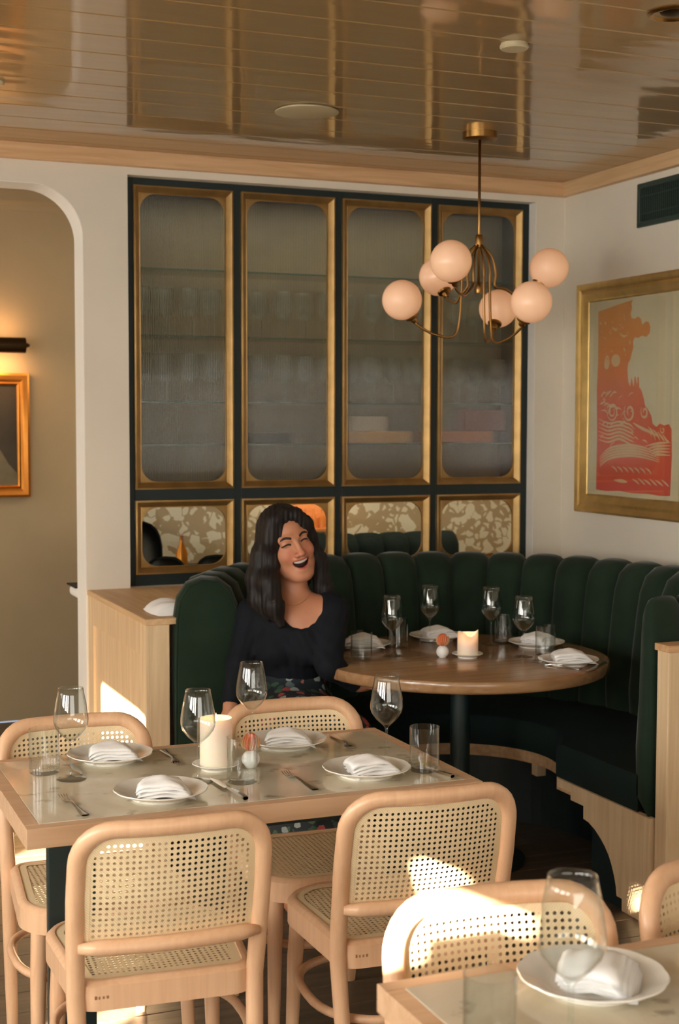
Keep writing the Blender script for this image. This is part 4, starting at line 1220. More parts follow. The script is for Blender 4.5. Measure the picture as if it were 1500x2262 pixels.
# contents of the cabinet, seen blurred through the fluted doors
WG2 = WG.copy(); WG2.materials.clear(); WG2.materials.append(M['stored_glass'])
for z, nm in ((1.96, 'second'), (1.68, 'third')):
    for k in range(17):
        x = CX0 + 0.09 + k * 0.1075
        wineglass((x, 5.96 + 0.05 * (k % 2), z), 'stored wine glass on the %s cabinet shelf from the top, blurred by fluted glass' % nm, 'wine glasses on the %s cabinet shelf' % nm, 0.95, WG2)
def store_box(lo, hi, rgb, label):
    nm = 'box_' + label.split()[0]
    M[nm] = plain(nm, rgb, 0.6)
    tag(MB().box(lo, hi).build('storage_box', nm, bevel=0.004), label, 'box', 'boxes on the lowest cabinet shelf')
store_box((1.945, 5.93, 1.4995), (2.20, 6.08, 1.545), (26, 34, 34), 'black flat box behind the second fluted door')
store_box((2.46, 5.93, 1.4995), (2.78, 6.08, 1.552), (196, 150, 90), 'tan flat box behind the third fluted door')
store_box((2.48, 5.94, 1.5525), (2.66, 6.06, 1.62), (196, 178, 160), 'pale box stacked on the tan one behind the third fluted door')
store_box((2.86, 5.93, 1.4995), (3.20, 6.08, 1.552), (176, 104, 58), 'orange-brown flat box behind the fourth fluted door')
store_box((3.05, 5.94, 1.5525), (3.27, 6.06, 1.65), (118, 56, 44), 'dull red box stacked behind the fourth fluted door')

# next room seen through the low clear panes
nb = empty('banquette', (2.85, 6.62, 0), 'dark green tufted banquette in the next room seen through the third low pane', 'booth')
for k in range(7):
    x0 = 2.40 + k * 0.142
    rows = []
    for iu in range(9):
        u = -1 + 2 * iu / 8; b_ = 0.03 * sqrt(max(0, 1 - abs(u) ** 2.6))
        rows.append([(x0 + 0.071 * (1 + u), 6.62 - b_, 0.02), (x0 + 0.071 * (1 + u), 6.62 - b_, 0.5), (x0 + 0.071 * (1 + u), 6.62 - b_, 0.96), (x0 + 0.071 * (1 + u), 6.65, 1.0 + b_), (x0 + 0.071 * (1 + u), 6.72, 1.0 + b_ * 0.8), (x0 + 0.071 * (1 + u), 6.76, 0.94), (x0 + 0.071 * (1 + u), 6.76, 0.02)])
    MB().grid(rows).build('back_channel', 'seat_velvet', nb, smooth='all')
MB().box((2.40, 6.64, 0.0), (3.394, 6.75, 0.9)).build('back_core', 'velvet', nb)
def tub_chair(x, y, w, zt, material, label):
    t = empty('lounge_chair', (x, y, 0), label, 'chair')
    prof = []
    for i in range(13):
        a = pi * i / 12
        prof.append((x - w * cos(a) * (abs(cos(a)) ** -0.35 if abs(cos(a)) > 0.2 else 1), y, zt - 0.20 + 0.20 * sin(a) ** 0.7))
    rows = [[(px, y - 0.05 + 0.02 * abs(k - 1), pz - (0.012 if k != 1 else 0)) for (px, _, pz) in prof] for k in range(3)]
    fr = [[(px, y - 0.05, 0.35) for (px, _, pz) in prof]] + rows + [[(px, y + 0.03, 0.35) for (px, _, pz) in prof]]
    MB().grid(fr).build('backrest', material, t, smooth='all')
    MB().box((x - w * 0.9, y - 0.45, 0.30), (x + w * 0.9, y, 0.44)).build('seat', material, t, bevel=0.03, bseg=3, smooth=True)
    for sx in (-1, 1):
        for dy in (-0.4, -0.05):
            MB().tube([(x + sx * w * 0.8, y + dy, 0.0), (x + sx * w * 0.8, y + dy, 0.31)], 0.018, seg=8).build('leg', 'dark_brass', t, smooth='all')
tub_chair(1.74, 6.40, 0.115, 0.975, 'velvet', 'green round-backed seat seen low through the first clear pane, left one')
tub_chair(1.985, 6.40, 0.118, 0.975, 'velvet', 'green round-backed seat seen low through the first clear pane, right one')
tub_chair(1.73, 6.99, 0.16, 1.10, 'black', 'black high-backed chair at the left of the first clear pane')
sb = MB().lathe([(0, 0), (0.03, 0), (0.03, 0.07), (0.012, 0.11), (0.012, 0.15), (0.015, 0.155), (0, 0.156)], (0, 0, 0), 20).build('bottle', M['gold_warm'], smooth=True)
sb.location = (2.005, 7.0, 0.86); tag(sb, 'small gold bottle glinting in the first clear pane', 'bottle')
tb_ = empty('side_table', (2.02, 7.0, 0), 'dark side table in the next room under the gold bottle', 'table')
MB().box((1.93, 6.9, 0.83), (2.25, 7.1, 0.86)).build('table_top', 'black', tb_, bevel=0.004)
MB().box((1.95, 6.92, 0.0), (1.99, 6.96, 0.83)).build('leg', 'black', tb_); MB().box((2.19, 6.92, 0.0), (2.23, 6.96, 0.83)).build('leg', 'black', tb_)
wsh = empty('wall_shelf', (2.78, 7.2, 1.0), 'lit wooden wall shelf in the next room behind the woman', 'shelf')
M['warm_wood'] = wood('warm_lit_wood', (196, 120, 66), (226, 154, 92), 0, 0.4)
MB().box((2.60, 7.10, 1.005), (2.96, 7.2, 1.02)).build('board', 'warm_wood', wsh)
MB().box((2.60, 7.18, 1.02), (2.96, 7.2, 1.25)).build('back_board', 'warm_wood', wsh)
M['amber'] = plain('amber_glass', (206, 126, 60), 0.12, var=0.1)
BT = MB().lathe([(0, 0), (0.019, 0), (0.019, 0.055), (0.008, 0.075), (0.008, 0.105), (0, 0.105)], (0, 0, 0), 14).mesh('bottle', smooth=True)
for k in range(7):
    b_ = link('bottle', BT, 'amber'); b_.location = (2.63 + k * 0.05, 7.14, 1.0205)
    tag(b_, 'amber bottle in the warm-lit row on the shelf behind the woman', 'bottle', 'amber bottles on the wall shelf')
d = bpy.data.lights.new('assumed_shelf_lamp', 'AREA'); d.shape = 'RECTANGLE'; d.size = 0.34; d.size_y = 0.03; d.energy = 0.8; d.color = (1.0, 0.7, 0.42)  # assumed source for the warm light on the shelf, itself unseen
o = bpy.data.objects.new('assumed_shelf_lamp', d); o.location = (2.78, 7.08, 1.28); o.rotation_euler = Vector((0, 0.5, -1)).to_track_quat('-Z', 'Y').to_euler(); col.objects.link(o)

# ================================================================== THE WOMAN
class Field:
    """A signed-distance field on a rectilinear grid, meshed with surface nets."""
    def __init__(s, xs, ys, zs):
        s.xs, s.ys, s.zs = [np.asarray(a, np.float32) for a in (xs, ys, zs)]
        s.F = np.full((len(xs), len(ys), len(zs)), 0.5, np.float32)
    def block(s, lo, hi):
        sl = []
        for a, l, h in zip((s.xs, s.ys, s.zs), lo, hi):
            i0 = max(0, int(np.searchsorted(a, l)) - 1); i1 = min(len(a), int(np.searchsorted(a, h)) + 1)
            sl.append(slice(i0, max(i0 + 1, i1)))
        P = np.stack(np.meshgrid(s.xs[sl[0]], s.ys[sl[1]], s.zs[sl[2]], indexing='ij'), -1)
        return tuple(sl), P
    def apply(s, prim, k=0.02, op='add', pad=None):
        lo, hi, fn = prim
        pad = pad if pad is not None else 0.03 + k
        sl, P = s.block([a - pad for a in lo], [a + pad for a in hi])
        d = fn(P)
        if op == 'add': s.F[sl] = smin(s.F[sl], d, k)
        elif op == 'sub': s.F[sl] = -smin(-s.F[sl], d, k)
        return s
    def mesh(s):
        F, xs, ys, zs = s.F, s.xs, s.ys, s.zs
        ins = F < 0
        c = ins[:-1, :-1, :-1].astype(np.int8)
        tot = np.zeros_like(c)
        for dx in (0, 1):
            for dy in (0, 1):
                for dz in (0, 1):
                    tot += ins[dx:dx + c.shape[0], dy:dy + c.shape[1], dz:dz + c.shape[2]]
        act = np.argwhere((tot > 0) & (tot < 8))
        idx = np.full(c.shape, -1, np.int64); idx[tuple(act.T)] = np.arange(len(act))
        acc = np.zeros((len(act), 3)); cnt = np.zeros(len(act))
        A = (xs, ys, zs)
        for ax in range(3):
            o1, o2 = [(1, 2), (0, 2), (0, 1)][ax]
            for a in (0, 1):
                for b in (0, 1):
                    i0 = act.copy(); i0[:, o1] += a; i0[:, o2] += b
                    i1 = i0.copy(); i1[:, ax] += 1
                    f0 = F[tuple(i0.T)]; f1 = F[tuple(i1.T)]
                    m = (f0 < 0) != (f1 < 0)
                    t = np.where(m, f0 / np.where(f0 == f1, 1, f0 - f1), 0)
                    p = np.stack([A[q][i0[:, q]] for q in range(3)], -1).astype(float)
                    p[:, ax] += t * (A[ax][i1[:, ax]] - A[ax][i0[:, ax]])
                    acc[m] += p[m]; cnt[m] += 1
        V = acc / cnt[:, None]
        faces = []
        for ax in range(3):
            o1, o2 = [(1, 2), (2, 0), (0, 1)][ax]
            sl0 = [slice(None)] * 3; sl1 = [slice(None)] * 3
            sl0[ax] = slice(0, -1); sl1[ax] = slice(1, None)
            e0, e1 = ins[tuple(sl0)], ins[tuple(sl1)]
            E = np.argwhere(e0 != e1)
            E = E[(E[:, o1] > 0) & (E[:, o2] > 0) & (E[:, o1] < F.shape[o1] - 1) & (E[:, o2] < F.shape[o2] - 1)]
            q = []
            for a, b in ((0, 0), (1, 0), (1, 1), (0, 1)):
                j = E.copy(); j[:, o1] -= a; j[:, o2] -= b
                q.append(idx[tuple(j.T)])
            Q = np.stack(q, -1)
            fl = e0[tuple(E.T)]
            Q[fl] = Q[fl][:, ::-1]
            faces.append(Q)
        Q = np.concatenate(faces)
        return V, Q[(Q >= 0).all(1)]

def smin(a, b, k):
    if k <= 0: return np.minimum(a, b)
    h = np.clip(0.5 + 0.5 * (b - a) / k, 0, 1)
    return b + (a - b) * h - k * h * (1 - h)

def cone(a, b, r1, r2):
    a = np.array(a, float); b = np.array(b, float); R = max(r1, r2)
    def fn(P):
        ab = b - a
        t = np.clip(((P - a) @ ab) / (ab @ ab), 0, 1)
        return np.linalg.norm(P - a - t[..., None] * ab, axis=-1) - (r1 + (r2 - r1) * t)
    return np.minimum(a, b) - R, np.maximum(a, b) + R, fn

def ell(c, rad, R=None):
    c = np.array(c, float); rad = np.array(rad, float); R = np.eye(3) if R is None else R    # R: rows are local axes
    m = float(rad.max())
    def fn(P):
        q = (P - c) @ R.T
        k0 = np.linalg.norm(q / rad, axis=-1); k1 = np.linalg.norm(q / (rad * rad), axis=-1)
        return k0 * (k0 - 1) / np.maximum(k1, 1e-6)
    return c - m, c + m, fn

def axis_grid(lo, hi, fine, hf, hc):
    out = [lo]
    while out[-1] < hi:
        x = out[-1]
        d = 0 if any(a <= x <= b for a, b in fine) else min(abs(x - e) for f in fine for e in f)
        out.append(x + min(hc, hf + d * 0.12))
    return out

cfw = np.array((0.379, 0.923, -0.064)); crt = np.array((0.925, -0.380, 0.002)); cup_ = np.array((0.023, 0.060, 0.998))
a_ = radians(22)
hf_ = cos(a_) * (-cfw) + sin(a_) * crt - 0.06 * cup_; hf_ /= np.linalg.norm(hf_)
r_ = radians(19)
hu_ = cos(r_) * cup_ - sin(r_) * crt; hu_ -= hf_ * (hu_ @ hf_); hu_ /= np.linalg.norm(hu_)
hx_ = np.cross(hf_, hu_)
if hx_ @ crt < 0: hx_ = -hx_
HR = np.stack([hx_, hf_, hu_])                      # rows: local axes in world space
HS = 1.07
EYE = np.array((1.726, 4.603, 1.181))
HO = EYE - HS * (0.078 * hf_ + 0.010 * hu_)
def hw(p): return HO + HS * (np.array(p) @ HR)
def hell(c, rad): return ell(hw(c), np.array(rad) * HS, HR)
def hcone(a, b, r1, r2): return cone(hw(a), hw(b), r1 * HS, r2 * HS)

HEAD = [(hell((0, -0.018, 0.036), (0.074, 0.094, 0.084)), 0.01), (hell((0, 0.022, -0.035), (0.063, 0.064, 0.078)), 0.03),
        (hcone((0, 0.035, -0.080), (0, 0.060, -0.098), 0.036, 0.024), 0.03), (hell((0, 0.070, -0.108), (0.019, 0.014, 0.013)), 0.02),
        (hell((0.034, 0.056, -0.028), (0.026, 0.025, 0.023)), 0.02), (hell((-0.034, 0.056, -0.028), (0.026, 0.025, 0.023)), 0.02),
        (hcone((0.052, -0.005, -0.055), (0.020, 0.052, -0.100), 0.020, 0.018), 0.03), (hcone((-0.052, -0.005, -0.055), (-0.020, 0.052, -0.100), 0.020, 0.018), 0.03),
        (hcone((0.012, 0.078, 0.026), (0.044, 0.064, 0.027), 0.010, 0.009), 0.016), (hcone((-0.012, 0.078, 0.026), (-0.044, 0.064, 0.027), 0.010, 0.009), 0.016),
        (hcone((0, 0.082, 0.014), (0, 0.104, -0.024), 0.0085, 0.0095), 0.012), (hell((0, 0.107, -0.028), (0.011, 0.010, 0.009)), 0.008),
        (hell((0.0125, 0.094, -0.031), (0.0085, 0.010, 0.0075)), 0.006), (hell((-0.0125, 0.094, -0.031), (0.0085, 0.010, 0.0075)), 0.006),
        (hell((0, 0.083, -0.047), (0.024, 0.012, 0.010)), 0.012), (hell((0, 0.078, -0.083), (0.020, 0.012, 0.009)), 0.012)]
HSUB = [(hell((0.031, 0.092, 0.009), (0.017, 0.014, 0.009)), 0.010), (hell((-0.031, 0.092, 0.009), (0.017, 0.014, 0.009)), 0.010)]
HADD2 = [(hell((0.031, 0.068, 0.009), (0.015, 0.0125, 0.0125)), 0.006), (hell((-0.031, 0.068, 0.009), (0.015, 0.0125, 0.0125)), 0.006),
         (hell((0.072, -0.012, -0.012), (0.009, 0.016, 0.028)), 0.008), (hell((-0.072, -0.012, -0.012), (0.009, 0.016, 0.028)), 0.008)]
def mouth_d(P):
    q = ((P - HO) @ HR.T) / HS
    x, y_, z = q[..., 0], q[..., 1], q[..., 2]
    zc = -0.0640 + 11.0 * x * x
    half = 0.0125 * np.sqrt(np.clip(1 - (x / 0.0275) ** 2, 0, 1)) 
    return np.maximum(np.maximum(np.abs(z - zc) - half, np.abs(x) - 0.0275), np.maximum(0.058 - y_, y_ - 0.13)) * HS
MOUTH = (hw((0, 0.08, -0.06)) - 0.05, hw((0, 0.08, -0.06)) + 0.05, mouth_d)

J = dict(neck_base=(1.762, 4.703, 0.970), shR=(1.627, 4.775, 0.912), shL=(1.873, 4.622, 0.930), chest=(1.753, 4.697, 0.829), ribs=(1.754, 4.745, 0.759), waist=(1.757, 4.790, 0.680), elR=(1.560, 4.715, 0.745), wrR=(1.508, 4.660, 0.612), elL=(1.826, 4.535, 0.752), wrL=(1.945, 4.560, 0.674), hipR=(1.70, 4.835, 0.555), hipL=(1.82, 4.775, 0.555), knR=(1.63, 4.43, 0.555), knL=(1.83, 4.36, 0.545), anR=(1.60, 4.36, 0.10), anL=(1.78, 4.28, 0.10), toR=(1.58, 4.24, 0.03), toL=(1.76, 4.16, 0.03))
J = {k: np.array(v) for k, v in J.items()}
sh_dir = J['shL'] - J['shR']; sh_dir /= np.linalg.norm(sh_dir)
tz = np.array((0, -0.25, 1.0)); tz -= sh_dir * (tz @ sh_dir); tz /= np.linalg.norm(tz)
TR = np.stack([sh_dir, np.cross(tz, sh_dir), tz])
up3 = lambda k, d: J[k] + np.array(d)
TORSO = [(ell(up3('chest', (0, 0, 0.03)), (0.145, 0.095, 0.125), TR), 0.03), (ell(J['ribs'], (0.125, 0.088, 0.10), TR), 0.04), (ell(J['waist'], (0.12, 0.09, 0.10), TR), 0.04),
         (cone(up3('shR', (0.03, -0.01, -0.005)), up3('shL', (-0.03, 0.01, -0.005)), 0.050, 0.050), 0.04),
         (ell(up3('chest', 0.062 * sh_dir - 0.060 * TR[1] * (-1 if TR[1][1] < 0 else 1) + np.array((0, 0, -0.012))), (0.055, 0.05, 0.055), TR), 0.03), (ell(up3('chest', -0.062 * sh_dir - 0.060 * TR[1] * (-1 if TR[1][1] < 0 else 1) + np.array((0, 0, -0.012))), (0.055, 0.05, 0.055), TR), 0.03),
         (cone(up3('neck_base', (0, 0.01, -0.02)), J['shR'], 0.045, 0.040), 0.04), (cone(up3('neck_base', (0, 0.01, -0.02)), J['shL'], 0.045, 0.040), 0.04)]
ARMS = [(cone(J['shR'], J['elR'], 0.046, 0.037), 0.03), (cone(J['elR'], J['wrR'], 0.036, 0.024), 0.02), (cone(J['shL'], J['elL'], 0.046, 0.037), 0.03), (cone(J['elL'], J['wrL'], 0.036, 0.024), 0.02)]
LEGS = [(cone(J['hipR'], J['knR'], 0.082, 0.056), 0.04), (cone(J['knR'], J['anR'], 0.054, 0.034), 0.03), (cone(J['hipL'], J['knL'], 0.082, 0.056), 0.04), (cone(J['knL'], J['anL'], 0.054, 0.034), 0.03),
        (cone(J['hipR'], J['hipL'], 0.10, 0.10), 0.05), (cone(up3('anR', (0, 0.02, -0.06)), J['toR'], 0.035, 0.026), 0.02), (cone(up3('anL', (0, 0.02, -0.06)), J['toL'], 0.035, 0.026), 0.02)]
NECK = [(cone(hw((0, -0.020, -0.050)), up3('neck_base', (0, 0.005, 0.0)), 0.050, 0.052), 0.025), (cone(hw((0.02, 0.0, -0.06)), up3('neck_base', (-0.01, -0.03, -0.02)), 0.020, 0.016), 0.02)]

def hand(wr, direction, side, palmn):
    """Palm, four fingers of unequal length with a knuckle bend, and a thumb off the side of the palm."""
    d = np.array(direction, float); d /= np.linalg.norm(d)
    n = np.array(palmn, float); n -= d * (n @ d); n /= np.linalg.norm(n)
    l = np.cross(d, n) * side
    out = [(cone(wr, wr + d * 0.03, 0.024, 0.026), 0.015)]
    R = np.stack([l, n, d])
    out.append((ell(wr + d * 0.055, (0.038, 0.016, 0.045), R), 0.012))
    for i, (o, L_) in enumerate(((-0.027, 0.060), (-0.009, 0.072), (0.009, 0.068), (0.026, 0.052))):
        k0 = wr + d * 0.088 + l * o
        k1 = k0 + (d * 0.88 - n * 0.35 + l * o * 3) * L_ * 0.5
        k2 = k1 + (d * 0.6 - n * 0.75 + l * o) * L_ * 0.48
        out += [(cone(k0, k1, 0.0095, 0.0085), 0.004), (cone(k1, k2, 0.0085, 0.007), 0.003)]
    t0 = wr + d * 0.030 - l * 0.024; t1 = t0 + d * 0.030 - l * 0.026 - n * 0.012; t2 = t1 + d * 0.026 - l * 0.006 - n * 0.010
    out += [(cone(t0, t1, 0.013, 0.010), 0.008), (cone(t1, t2, 0.0095, 0.008), 0.003)]
    return out
HANDS = hand(J['wrR'], (-0.10, -0.12, -0.9), 1, (-0.4, -0.9, 0)) + hand(J['wrL'], (0.9, 0.25, -0.05), -1, (0, 0.0, 1))

hb0, hb1 = HO - 0.145, HO + 0.145
xs = axis_grid(1.38, 2.12, [(hb0[0], hb1[0])], 0.0026, 0.011)
ys = axis_grid(4.08, 5.00, [(HO[1] - 0.15, HO[1] + 0.11)], 0.0026, 0.011)
zs = axis_grid(-0.02, 1.34, [(hb0[2], hb1[2]), (0.46, 0.62)], 0.0026, 0.011)
B = Field(xs, ys, zs)
for pr_, k in TORSO + ARMS + LEGS + HANDS + NECK: B.apply(pr_, k)
for pr_, k in HEAD: B.apply(pr_, k)
for pr_, k in HSUB: B.apply(pr_, k, 'sub')
for pr_, k in HADD2: B.apply(pr_, k)
B.apply(MOUTH, 0.002, 'sub', pad=0.01)
V, Q = B.mesh()

def np_mesh(name, V, Q, off):
    me = bpy.data.meshes.new(name)
    me.from_pydata((V - off).tolist(), [], Q.tolist())
    me.polygons.foreach_set('use_smooth', [True] * len(me.polygons))
    me.update()
    return me

def skin_mat():
    m, nt, b = new_mat('skin')
    at = N(nt, 'ShaderNodeAttribute'); at.attribute_name = 'tone'
    nz = N(nt, 'ShaderNodeTexNoise'); nz.inputs['Scale'].default_value = 40
    tc = N(nt, 'ShaderNodeTexCoord'); nt.links.new(tc.outputs['Object'], nz.inputs[0])
    mx = N(nt, 'ShaderNodeMix', data_type='RGBA', blend_type='MULTIPLY'); mx.inputs[0].default_value = 1.0
    nt.links.new(at.outputs['Color'], mx.inputs[6])
    nt.links.new(ramp(nt, nz.outputs['Fac'], [(0.3, (0.93, 0.92, 0.92)), (0.7, (1, 1, 1))]), mx.inputs[7])
    nt.links.new(mx.outputs[2], b.inputs['Base Color'])
    b.inputs['Roughness'].default_value = 0.46
    b.inputs['Subsurface Weight'].default_value = 0.12
    b.inputs['Subsurface Radius'].default_value = (0.8, 0.3, 0.18); b.inputs['Subsurface Scale'].default_value = 0.012
    return m
M['skin'] = skin_mat()
PO = Vector((1.74, 4.70, 0.0))
woman = empty('person', PO, 'laughing woman with long dark hair, black top and floral skirt sitting in the booth', 'person')
off = np.array(PO)
bmesh_ = np_mesh('body', V, Q, off)
body = link('body', bmesh_, 'skin', woman)
q = ((V - HO) @ HR.T) / HS
colr = np.tile(np.array(lin((196, 136, 104)) + [1.0]), (len(V), 1))
def paint(mask, c, f=1.0): colr[mask, :3] = colr[mask, :3] * (1 - f) + np.array(lin(c)) * f
x_, y_, z_ = q[:, 0], q[:, 1], q[:, 2]
front = y_ > 0.03
chk = front & ((np.abs(x_) - 0.036) ** 2 + (z_ + 0.028) ** 2 < 0.022 ** 2); paint(chk, (206, 122, 98), 0.45)
nse = (y_ > 0.088) & (np.abs(x_) < 0.016) & (z_ < -0.012) & (z_ > -0.04); paint(nse, (206, 126, 100), 0.35)
md = np.abs(z_ - (-0.0640 + 11.0 * x_ * x_)) - 0.0125 * np.sqrt(np.clip(1 - (x_ / 0.0275) ** 2, 0, 1))
lips = front & (y_ > 0.06) & (np.abs(x_) < 0.030) & (md < 0.0062) & (md > -0.001); paint(lips, (186, 92, 82), 0.8)
inm = (y_ < 0.0795) & (y_ > 0.05) & (np.abs(x_) < 0.0285) & (md < 0.0012); paint(inm, (70, 26, 24), 1.0)
at_ = bmesh_.color_attributes.new('tone', 'FLOAT_COLOR', 'POINT')
at_.data.foreach_set('color', colr.astype(np.float32).ravel())

# facial details that sit on the skin
def head_sd(P):
    F = np.full(P.shape[:-1], 0.5)
    for (l, h, fn), k in HEAD: F = smin(F, fn(P), k)
    for (l, h, fn), k in HSUB: F = -smin(-F, fn(P), k)
    for (l, h, fn), k in HADD2: F = smin(F, fn(P), k)
    return F
def on_face(x, z, lift=0.0):
    ysm = np.linspace(0.125, 0.02, 160)
    P = np.stack([hw((x, yy_, z)) for yy_ in ysm])
    d = head_sd(P)
    i = int(np.argmax(d < 0))
    return hw((x, ysm[i] + lift, z))
M['hair'] = None
def hair_mat():
    m, nt, b = new_mat('dark_hair')
    tc = N(nt, 'ShaderNodeTexCoord')
    mp = N(nt, 'ShaderNodeMapping'); mp.inputs['Scale'].default_value = (260, 260, 9)
    nt.links.new(tc.outputs['Object'], mp.inputs[0])
    nz = N(nt, 'ShaderNodeTexNoise'); nz.inputs['Scale'].default_value = 1.0; nz.inputs['Detail'].default_value = 3
    nt.links.new(mp.outputs[0], nz.inputs[0])
    nt.links.new(ramp(nt, nz.outputs['Fac'], [(0.3, lin((14, 12, 13))), (0.7, lin((34, 26, 25)))]), b.inputs['Base Color'])
    b.inputs['Roughness'].default_value = 0.55
    b.inputs['Specular IOR Level'].default_value = 0.3
    bp = N(nt, 'ShaderNodeBump'); bp.inputs['Strength'].default_value = 0.35; bp.inputs['Distance'].default_value = 0.002
    nt.links.new(nz.outputs['Fac'], bp.inputs['Height']); nt.links.new(bp.outputs['Normal'], b.inputs['Normal'])
    return m
M['hair'] = hair_mat()
M['lash'] = plain('lashes', (34, 24, 22), 0.6)
for s in (-1, 1):
    br = [on_face(s * x, z, 0.0008) for x, z in ((0.014, 0.0255), (0.022, 0.0295), (0.032, 0.0320), (0.042, 0.0300), (0.049, 0.0255))]
    MB().tube(smoothpath([Vector(p) for p in br], 4), [0.0026] + [0.0042] * 11 + [0.0032] * 3 + [0.0016, 0.001], seg=8, squash=0.8).build('eyebrow', 'lash', woman, smooth='all')
    ey = [on_face(s * x, z, 0.0006) for x, z in ((0.0175, 0.0045), (0.023, 0.0085), (0.031, 0.0100), (0.039, 0.0080), (0.047, 0.0035))]
    MB().tube(smoothpath([Vector(p) for p in ey], 4), [0.0016] + [0.0030] * 14 + [0.0026, 0.0012], seg=8).build('eyelashes', 'lash', woman, smooth='all')
M['teeth'] = plain('teeth', (240, 232, 220), 0.25, var=0.01)
tt = []
for i in range(13):
    x = -0.0235 + 0.047 * i / 12
    zc = -0.0640 + 11 * x * x
    hh = 0.0125 * sqrt(max(0, 1 - (x / 0.0275) ** 2))
    yy_ = 0.080 - 7 * x * x
    zt_ = zc + hh + 0.001; zb_ = zc + hh - 0.0105 * sqrt(max(0.05, 1 - (x / 0.026) ** 2))
    tt.append([tuple(hw((x, yy_ - 0.006, zt_))), tuple(hw((x, yy_, zt_))), tuple(hw((x, yy_ + 0.001, (zt_ + zb_) / 2))), tuple(hw((x, yy_, zb_))), tuple(hw((x, yy_ - 0.006, zb_)))])
MB().grid(tt).build('teeth', 'teeth', woman, smooth='all')

# hair: a cap parted over the forehead, and locks falling to the chest
hg = Field(axis_grid(1.53, 1.94, [(1.53, 1.94)], 0.0042, 0.0042), axis_grid(4.50, 4.86, [(4.5, 4.86)], 0.0042, 0.0042), axis_grid(0.86, 1.36, [(0.86, 1.36)], 0.0042, 0.0042))
hg.apply(hell((0, -0.022, 0.036), (0.087, 0.104, 0.096)), 0.0)
hg.apply(hell((0.0, -0.050, -0.030), (0.080, 0.068, 0.090)), 0.03)
def chain(pts, rads, k=0.025):
    for a, b, r1, r2 in zip(pts, pts[1:], rads, rads[1:]): hg.apply(cone(a, b, r1, r2), k)
chain([hw((-0.054, 0.038, 0.088)), hw((-0.074, 0.040, 0.030)), hw((-0.080, 0.022, -0.040)), (1.640, 4.640, 1.040), (1.648, 4.612, 0.960), (1.668, 4.596, 0.895)], [0.018, 0.022, 0.026, 0.036, 0.034, 0.014])
chain([hw((-0.070, -0.02, 0.03)), (1.640, 4.700, 1.130), (1.622, 4.700, 1.045), (1.618, 4.680, 0.975), (1.640, 4.640, 0.915)], [0.03, 0.038, 0.042, 0.034, 0.014])
chain([hw((-0.004, 0.050, 0.112)), hw((0.036, 0.046, 0.092)), hw((0.068, 0.032, 0.050)), hw((0.074, 0.012, 0.0)), (1.842, 4.690, 1.100), (1.858, 4.668, 1.000), (1.855, 4.655, 0.940)], [0.014, 0.018, 0.018, 0.022, 0.034, 0.030, 0.012])
chain([hw((-0.008, 0.050, 0.112)), hw((-0.036, 0.050, 0.096)), hw((-0.062, 0.042, 0.060))], [0.014, 0.018, 0.020])
chain([hw((0.02, -0.08, 0.0)), (1.780, 4.780, 1.05), (1.76, 4.78, 0.94)], [0.07, 0.07, 0.03])
for c, rad, k in (((0.002, 0.105, -0.010), (0.0550, 0.078, 0.104), 0.010), ((0.004, 0.085, -0.085), (0.058, 0.075, 0.05), 0.012)):
    hg.apply(hell(c, rad), k, 'sub', pad=0.05)
P = np.stack(np.meshgrid(hg.xs, hg.ys, hg.zs, indexing='ij'), -1)
latx = (P - HO) @ crt; depx = (P - HO) @ cfw; zz_ = P[..., 2]
ang = np.arctan2(latx, -depx)
hg.F += (0.0012 * np.sin(ang * 30 + 1.2 * np.sin(zz_ * 9)) + 0.0010 * np.sin(latx * 420 + 2.0 * np.sin(zz_ * 8 + ang))).astype(np.float32)
Vh, Qh = hg.mesh()
link('hair', np_mesh('hair', Vh, Qh, off), 'hair', woman)

# black scoop-neck top
tg = Field(axis_grid(1.40, 2.04, [(1.40, 2.04)], 0.0075, 0.0075), axis_grid(4.38, 4.96, [(4.38, 4.96)], 0.0075, 0.0075), axis_grid(0.56, 1.06, [(0.56, 1.06)], 0.0075, 0.0075))
for pr_, k in TORSO + ARMS: tg.apply(pr_, k, pad=0.08)
tg.F -= 0.009
tg.apply(ell((1.735, 4.575, 0.985), (0.083, 0.16, 0.108), np.stack([crt, np.cross((0, 0, 1), crt), np.array((0, 0, 1.0))])), 0.006, 'sub', pad=0.05)
tg.apply(cone(hw((0, -0.02, -0.05)), up3('neck_base', (0, 0.01, 0.03)), 0.060, 0.066), 0.006, 'sub', pad=0.05)
for w, e in (('wrR', 'elR'), ('wrL', 'elL')):
    dd = J[w] - J[e]; dd /= np.linalg.norm(dd)
    tg.apply(ell(J[w] + dd * 0.035, (0.05, 0.05, 0.05)), 0.0, 'sub', pad=0.05)
Pt = np.stack(np.meshgrid(tg.xs, tg.ys, tg.zs, indexing='ij'), -1)
tg.F += (0.0016 * np.sin(Pt[..., 2] * 95 + 14 * np.sin(Pt[..., 0] * 18))).astype(np.float32)
Vt, Qt = tg.mesh()
M['black_knit'] = plain('black_knit', (16, 20, 28), 0.85, var=0.15, scale=30, spec=0.25)
link('top', np_mesh('top', Vt, Qt, off), 'black_knit', woman)

